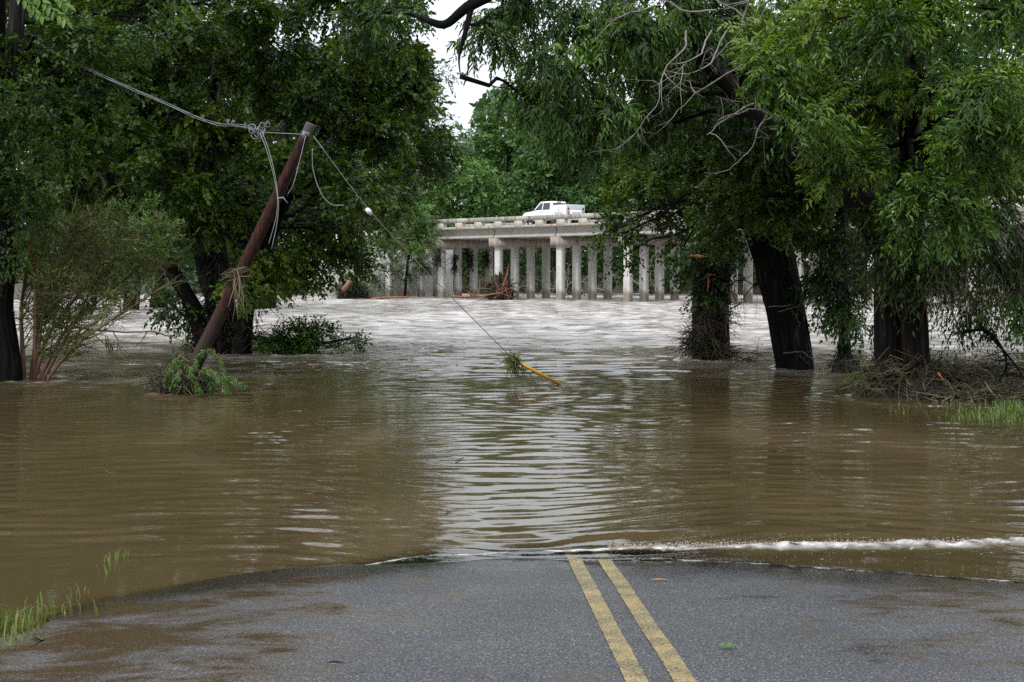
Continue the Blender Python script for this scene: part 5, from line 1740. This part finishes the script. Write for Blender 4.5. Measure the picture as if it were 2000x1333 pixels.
def frond(mb, tw_, pts, n_, L, W):
    pts = np.array(pts)
    s = np.linspace(0, len(pts) - 1, n_)
    Q = np.stack([np.interp(s, np.arange(len(pts)), pts[:, k]) for k in range(3)], 1)
    tw_.tube(Q[::6], np.linspace(0.014, 0.004, len(Q[::6])), 4)
    T = unit(np.gradient(Q, axis=0))
    sd_ = unit(np.cross(T, np.array((0.1, -1, 0.3))))
    for sgn in (1, -1):
        for rep in range(3):
            ax = unit(T * 0.55 + sgn * sd_ * 0.7 + np.array((0, 0, -0.45)) + rng.normal(size=Q.shape) * 0.25)
            leaf_mesh(mb, Q + rng.normal(size=Q.shape) * 0.015, ax, unit(np.array((0, -0.8, 0.6)) + rng.normal(size=Q.shape) * 0.4), L * rng.uniform(0.6, 1.2, n_), np.full(n_, W), np.clip(rng.normal(0.5, 0.25, n_), 0, 1))


fr_, ft_ = MB(), MB()
for pts in ([(400, 690), (412, 684), (428, 700), (434, 720), (440, 738), (455, 745), (480, 755)],
            [(360, 705), (352, 720), (345, 740), (335, 760)], [(365, 712), (375, 735), (385, 755), (392, 765)],
            [(395, 720), (415, 728), (430, 745), (445, 765)], [(390, 725), (410, 740), (415, 768)], [(345, 700), (332, 728), (322, 752)],
            [(430, 745), (445, 740), (470, 752)], [(398, 688), (385, 700), (380, 720)]):
    frond(fr_, ft_, [at(x_, y_, 23.6 + rng.uniform(-0.25, 0.1)) for (x_, y_) in pts], 40, 0.075, 0.015)
fr_.build('green_sprays', M['leaf_pecan'], wk)['kind'] = 'stuff'
ft_.build('spray_stem', M['red_stem'], wk)

# ------------------------------------------------------------------ wrack piles on the right
pl = thing('wrack_pile', wat(1775, 778), 'big heap of dark flood wrack round the twin trunks', 'debris')
c0 = wat(1775, 772)
wr = MB()
mound(wr, c0 + (-0.05, -0.1, -0.05), (0.75, 0.5, 0.62), -0.3, 6)
mound(wr, c0 + (0.55, 0.0, -0.05), (0.7, 0.5, 0.30), -0.3, 7)
tangle(wr, c0 + np.array((-0.05, -0.15, 0.30)), (0.80, 0.5, 0.30), 1300, 0.5, 0.009, 0.5, (0.05, 1.0))
tangle(wr, c0 + np.array((0.3, -0.1, 0.12)), (1.1, 0.5, 0.14), 700, 0.5, 0.009, 0.3, (0.05, 0.95))
wr.build('straw_heap', M['debris'], pl)['kind'] = 'stuff'
gg = MB()
tangle(gg, c0 + np.array((-0.65, -0.1, 0.28)), (0.3, 0.25, 0.16), 120, 0.4, 0.008, 0.7, (0.0, 0.4))
gg.build('green_straw', M['grass'], pl)['kind'] = 'stuff'
st = MB()
st.tube([at(1832, 728, c0[1] - 0.6), at(1848, 750, c0[1] - 0.6), at(1866, 782, c0[1] - 0.6)], [0.016, 0.014, 0.01], 5)
st.build('orange_stick', M['raw_wood'], pl)
pr = thing('wrack_line', wat(1930, 778), 'low line of twigs and straw washed along the grassy right bank', 'debris')
c1 = wat(1930, 780)
wr = MB()
tangle(wr, c1 + np.array((0, 0, 0.06)), (1.1, 0.5, 0.08), 900, 0.5, 0.009, 0.25, (0.05, 1.0))
c2 = wat(1930, 735)
tangle(wr, c2 + np.array((0, 0, 0.10)), (1.6, 0.6, 0.14), 700, 0.6, 0.010, 0.3, (0.1, 1.0))
mound(wr, c1 + (0, 0, -0.12), (1.2, 0.5, 0.20), -0.3, 12)
mound(wr, c2 + (0.4, 0, -0.12), (1.2, 0.5, 0.24), -0.3, 13)
wr.build('straw', M['debris'], pr)['kind'] = 'stuff'
bb = MB()
for pts, r0 in (([(1880, 650), (1930, 640), (1965, 690), (1970, 720), (1945, 757)], 0.03), ([(1910, 630), (1955, 680), (1990, 720), (2010, 760)], 0.028), ([(1935, 640), (1968, 700), (1966, 762)], 0.02), ([(1845, 735), (1880, 740), (1912, 760)], 0.025)):
    P, R = resample([at(x_, y_, c1[1] + 0.4) for (x_, y_) in pts], np.linspace(r0, r0 * 0.4, len(pts)), 0.1)
    bb.tube(P, R, 5)
    for k in range(9):
        wild(P[int(rng.uniform(0.1, 0.9) * len(P))], (rng.normal(), rng.normal() * 0.3, -0.5), 0.4, r0 * 0.35, 2, bb, 0.3, sides=3)
bb.build('drooping_branch', M['bark_dark'], pr)

# snag on the bridge columns and logs by the abutment
sn = thing('wrack_snag', wat(972, 586), 'brown root wad and branches jammed against the bridge column left of centre', 'debris')
c3 = wat(972, 586) + np.array((0, -0.6, 0.4))
wr = MB()
mound(wr, c3 + (0.1, 0, -0.3), (1.0, 0.7, 1.7), -0.2, 21)
tangle(wr, c3 + np.array((0.1, -0.2, 0.4)), (1.1, 0.7, 1.0), 520, 0.9, 0.03, 0.7, (0.1, 0.9))
wr.build('root_wad', M['debris'], sn)['kind'] = 'stuff'
for (x_, y_, dv, ln, r0) in ((945, 578, (1, 0, 0.08), 2.2, 0.09), (965, 583, (0.8, -0.1, 0.35), 1.8, 0.08), (980, 565, (0.5, 0, 0.9), 1.3, 0.12), (885, 579, (1, 0, 0.0), 2.4, 0.08), (950, 582, (-0.9, 0, 0.2), 1.5, 0.06), (985, 560, (0.3, -0.2, -0.6), 1.2, 0.05)):
    lg = MB()
    wild(at(x_, y_, c3[1] - 0.9), dv, ln, r0, 2, lg, 0.16, (2, 3), sides=6)
    lg.build('branch', M['wet_log'], sn)
for (xa_, ya_, xb_, yb_, r0, lab, mt) in ((660, 584, 725, 583, 0.12, 'dark log floating by the foot of the willow bush', 'bark_brown'),
                                          (724, 584, 800, 580, 0.11, 'brown log with a stub floating before the left bridge columns', 'wet_log'),
                                          (670, 568, 688, 545, 0.22, 'leaning brown broken trunk against the willow bush', 'wet_log')):
    yy = wat(xa_, 584)[1] - 1.5
    P, R = resample([at(xa_, ya_, yy), at((xa_ + xb_) / 2, (ya_ + yb_) / 2 - 1, yy), at(xb_, yb_, yy)], [r0, r0 * 0.9, r0 * 0.6], 0.4)
    tag(MB().tube(P, R, 8, wob=bark_wob(int(xa_), 0.1)).build('floating_log', M[mt], smooth=True), lab, 'log', 'flood logs')
bw = MB()
tangle(bw, wat(690, 582) + np.array((0, -0.5, 0.6)), (1.6, 0.8, 0.9), 420, 1.0, 0.03, 0.5, (0, 0.7))
mound(bw, wat(690, 582), (1.3, 0.8, 1.2), -0.3, 30)
tag(bw.build('bush_wrack', M['debris']), 'dark twig wrack heaped at the foot of the willow bush', 'debris', kind='stuff')

for (b_n, k_, lab) in ((2, 1, 'black dead creeper on the bridge column third left of the root wad'), (2, 2, 'black dead creeper on the bridge column second left of the root wad'), (2, 3, 'black dead creeper on the bridge column next left of the root wad'), (2, 0, 'black dead creeper on the bridge column behind the sapling')):
    cr_ = MB()
    for q_ in range(3):
        pc = bp_(b_n * SPAN - 0.1 + 0.1 * q_, 1.9 * k_ - 0.3, rng.uniform(3.0, 3.9))
        tangle(cr_, pc, (0.24, 0.08, 0.8), 46, 0.8, 0.02, 1.2, (0, 0.35), 1.0)
    tag(cr_.build('creeper', M['debris']), lab, 'creeper', 'creepers on the bridge columns', kind='thing')

# ------------------------------------------------------------------ grass and small things
gl1 = MB()
for (x_, y_, n_, h_) in ((20, 1235, 50, 0.15), (60, 1215, 34, 0.12), (110, 1195, 22, 0.11), (10, 1275, 110, 0.09), (45, 1262, 50, 0.08), (-30, 1230, 80, 0.15)):
    w0 = wat(x_, y_)
    blades(gl1, w0, n_, h_, -0.01, (0.10, 0.14), 0.0045, 0.6, (0.2, 1.0))
tag(gl1.build('grass_verge', M['grass']), 'sparse yellow-green grass at the flooded left road edge', 'grass', kind='stuff')
gl2 = MB()
for (x_, y_, n_) in ((215, 1100, 12), (240, 1090, 10), (150, 1160, 8), (205, 1120, 5)):
    blades(gl2, wat(x_, y_), n_, 0.10, -0.01, (0.05, 0.08), 0.003, 0.7, (0.4, 1.0))
tag(gl2.build('drowned_grass', M['grass']), 'few thin grass blades poking out of the shallow water at the left', 'grass', kind='stuff')
gr_ = MB()
for k in range(58):
    x_ = 1840 + 220 * rng.uniform(0, 1) ** 0.7
    y_ = rng.uniform(792, 828)
    blades(gr_, wat(x_, y_), int(rng.uniform(6, 34)), rng.uniform(0.07, 0.2), -0.01, (0.12, 0.14), 0.006, 0.9, (0.0, 0.75))
for k in range(14):
    blades(gr_, wat(rng.uniform(1720, 1840), rng.uniform(790, 815)), 3, 0.14, -0.01, (0.05, 0.05), 0.004, 0.9, (0.3, 1.0))
tag(gr_.build('bank_grass', M['grass']), 'bright green grass on the drowned bank at the right picture edge', 'grass', kind='stuff')


# foam bubbles and spray along the breaking roll, flecks of drift on the water
def droplets(mb, P, r):
    o8 = np.array([(1, 0, 0), (-1, 0, 0), (0, 1, 0), (0, -1, 0), (0, 0, 1), (0, 0, -1)], float)
    f8 = [(0, 2, 4), (2, 1, 4), (1, 3, 4), (3, 0, 4), (2, 0, 5), (1, 2, 5), (3, 1, 5), (0, 3, 5)]
    n_ = len(P)
    V = P[:, None, :] + o8[None] * r[:, None, None]
    k = np.arange(n_)[:, None, None] * 6
    mb.add(V.reshape(-1, 3), tris=(k + np.array(f8)[None]).reshape(-1, 3))


M['foam_bubble'] = mat_plain('foam_bubble', (0.36, 0.30, 0.245), 0.4, 0.1)
fb_ = MB()
xs_ = rng.uniform(0.7, 4.4, 4800)
yy = front(xs_) + np.interp(xs_, [0, 4.4], [0.02, 0.03]) + rng.normal(size=4800) * np.interp(xs_, [0.7, 4.4], [0.02, 0.04])
droplets(fb_, np.stack([xs_, yy, np.abs(rng.normal(size=4800)) * 0.016 + 0.006], 1), rng.uniform(0.0015, 0.0055, 4800))
xs_ = rng.uniform(1.1, 2.5, 240)
droplets(fb_, np.stack([xs_, front(xs_) + rng.uniform(0.1, 0.5, 240), rng.uniform(0.0, 0.02, 240)], 1), rng.uniform(0.001, 0.0038, 240))
xs_ = rng.uniform(0.9, 4.2, 260)
droplets(fb_, np.stack([xs_, lip(xs_) + rng.uniform(-0.12, 0.5, 260), np.full(260, 0.004)], 1), rng.uniform(0.001, 0.0032, 260))
xs_ = rng.uniform(0.4, 4.2, 1100)
droplets(fb_, np.stack([xs_, lip(xs_) + rng.normal(size=1100) * 0.016, np.full(1100, 0.004)], 1), rng.uniform(0.001, 0.0035, 1100))
tag(fb_.build('foam', M['foam_bubble'], smooth=True), 'line of beige foam bubbles along the breaking edge of the flood', 'foam', kind='stuff')
fl_ = MB()
for k in range(70):
    p = wat(rng.uniform(100, 1900), 538 + 1 / rng.uniform(1 / 420, 1 / 75))
    a = rng.uniform(0, 3.14)
    d_ = np.array((math.cos(a), math.sin(a), 0)) * rng.uniform(0.02, 0.12)
    p[2] = 0.012
    fl_.tube([p - d_, p + rng.normal(size=3) * 0.006, p + d_], 0.006, 4, tint=rng.uniform(0.2, 0.9))
tag(fl_.build('drift', M['debris']), 'scattered twigs and leaf bits drifting on the brown water', 'drift', kind='stuff')


def onroad(px, py):
    y = wat(px, py)[1]
    for _ in range(20):
        p = at(px, py, y)
        x = p[0]
        zr = float(road_z(np.array(x), np.array(y)))
        y += (p[2] - zr) * 3
    return np.array((x, y, zr + 0.012))


for (x0, y0, x1, y1, r0, mt, lab) in ((1272, 1136, 1306, 1137, 0.006, 'raw_wood', 'short orange wood splinter lying on the wet road right of the lines'),
                                      (638, 1299, 672, 1300, 0.004, 'bark_dark', 'thin dark twig lying on the asphalt in the left lane')):
    p0, p1 = onroad(x0, y0), onroad(x1, y1)
    tag(MB().tube([p0, (p0 + p1) / 2 + (0, 0.004, 0.003), p1], [r0 * 0.5, r0, r0 * 0.4], 6).build('stick', M[mt], smooth=True), lab, 'stick')
lf = MB()
p0 = onroad(1421, 1270)
n_ = 5
leaf_mesh(lf, np.tile(p0, (n_, 1)), np.array([(math.cos(a), 0.6 * math.sin(a), 0.25) for a in (0.3, 1.4, 2.4, 3.4, 5.0)]), np.tile((0.1, -0.3, 1.0), (n_, 1)), np.full(n_, 0.05), np.full(n_, 0.022), np.full(n_, 0.2))
tag(lf.build('fallen_leaf', M['leaf_bright']), 'small green leaf sprig lying on the road right of the yellow lines', 'leaf')
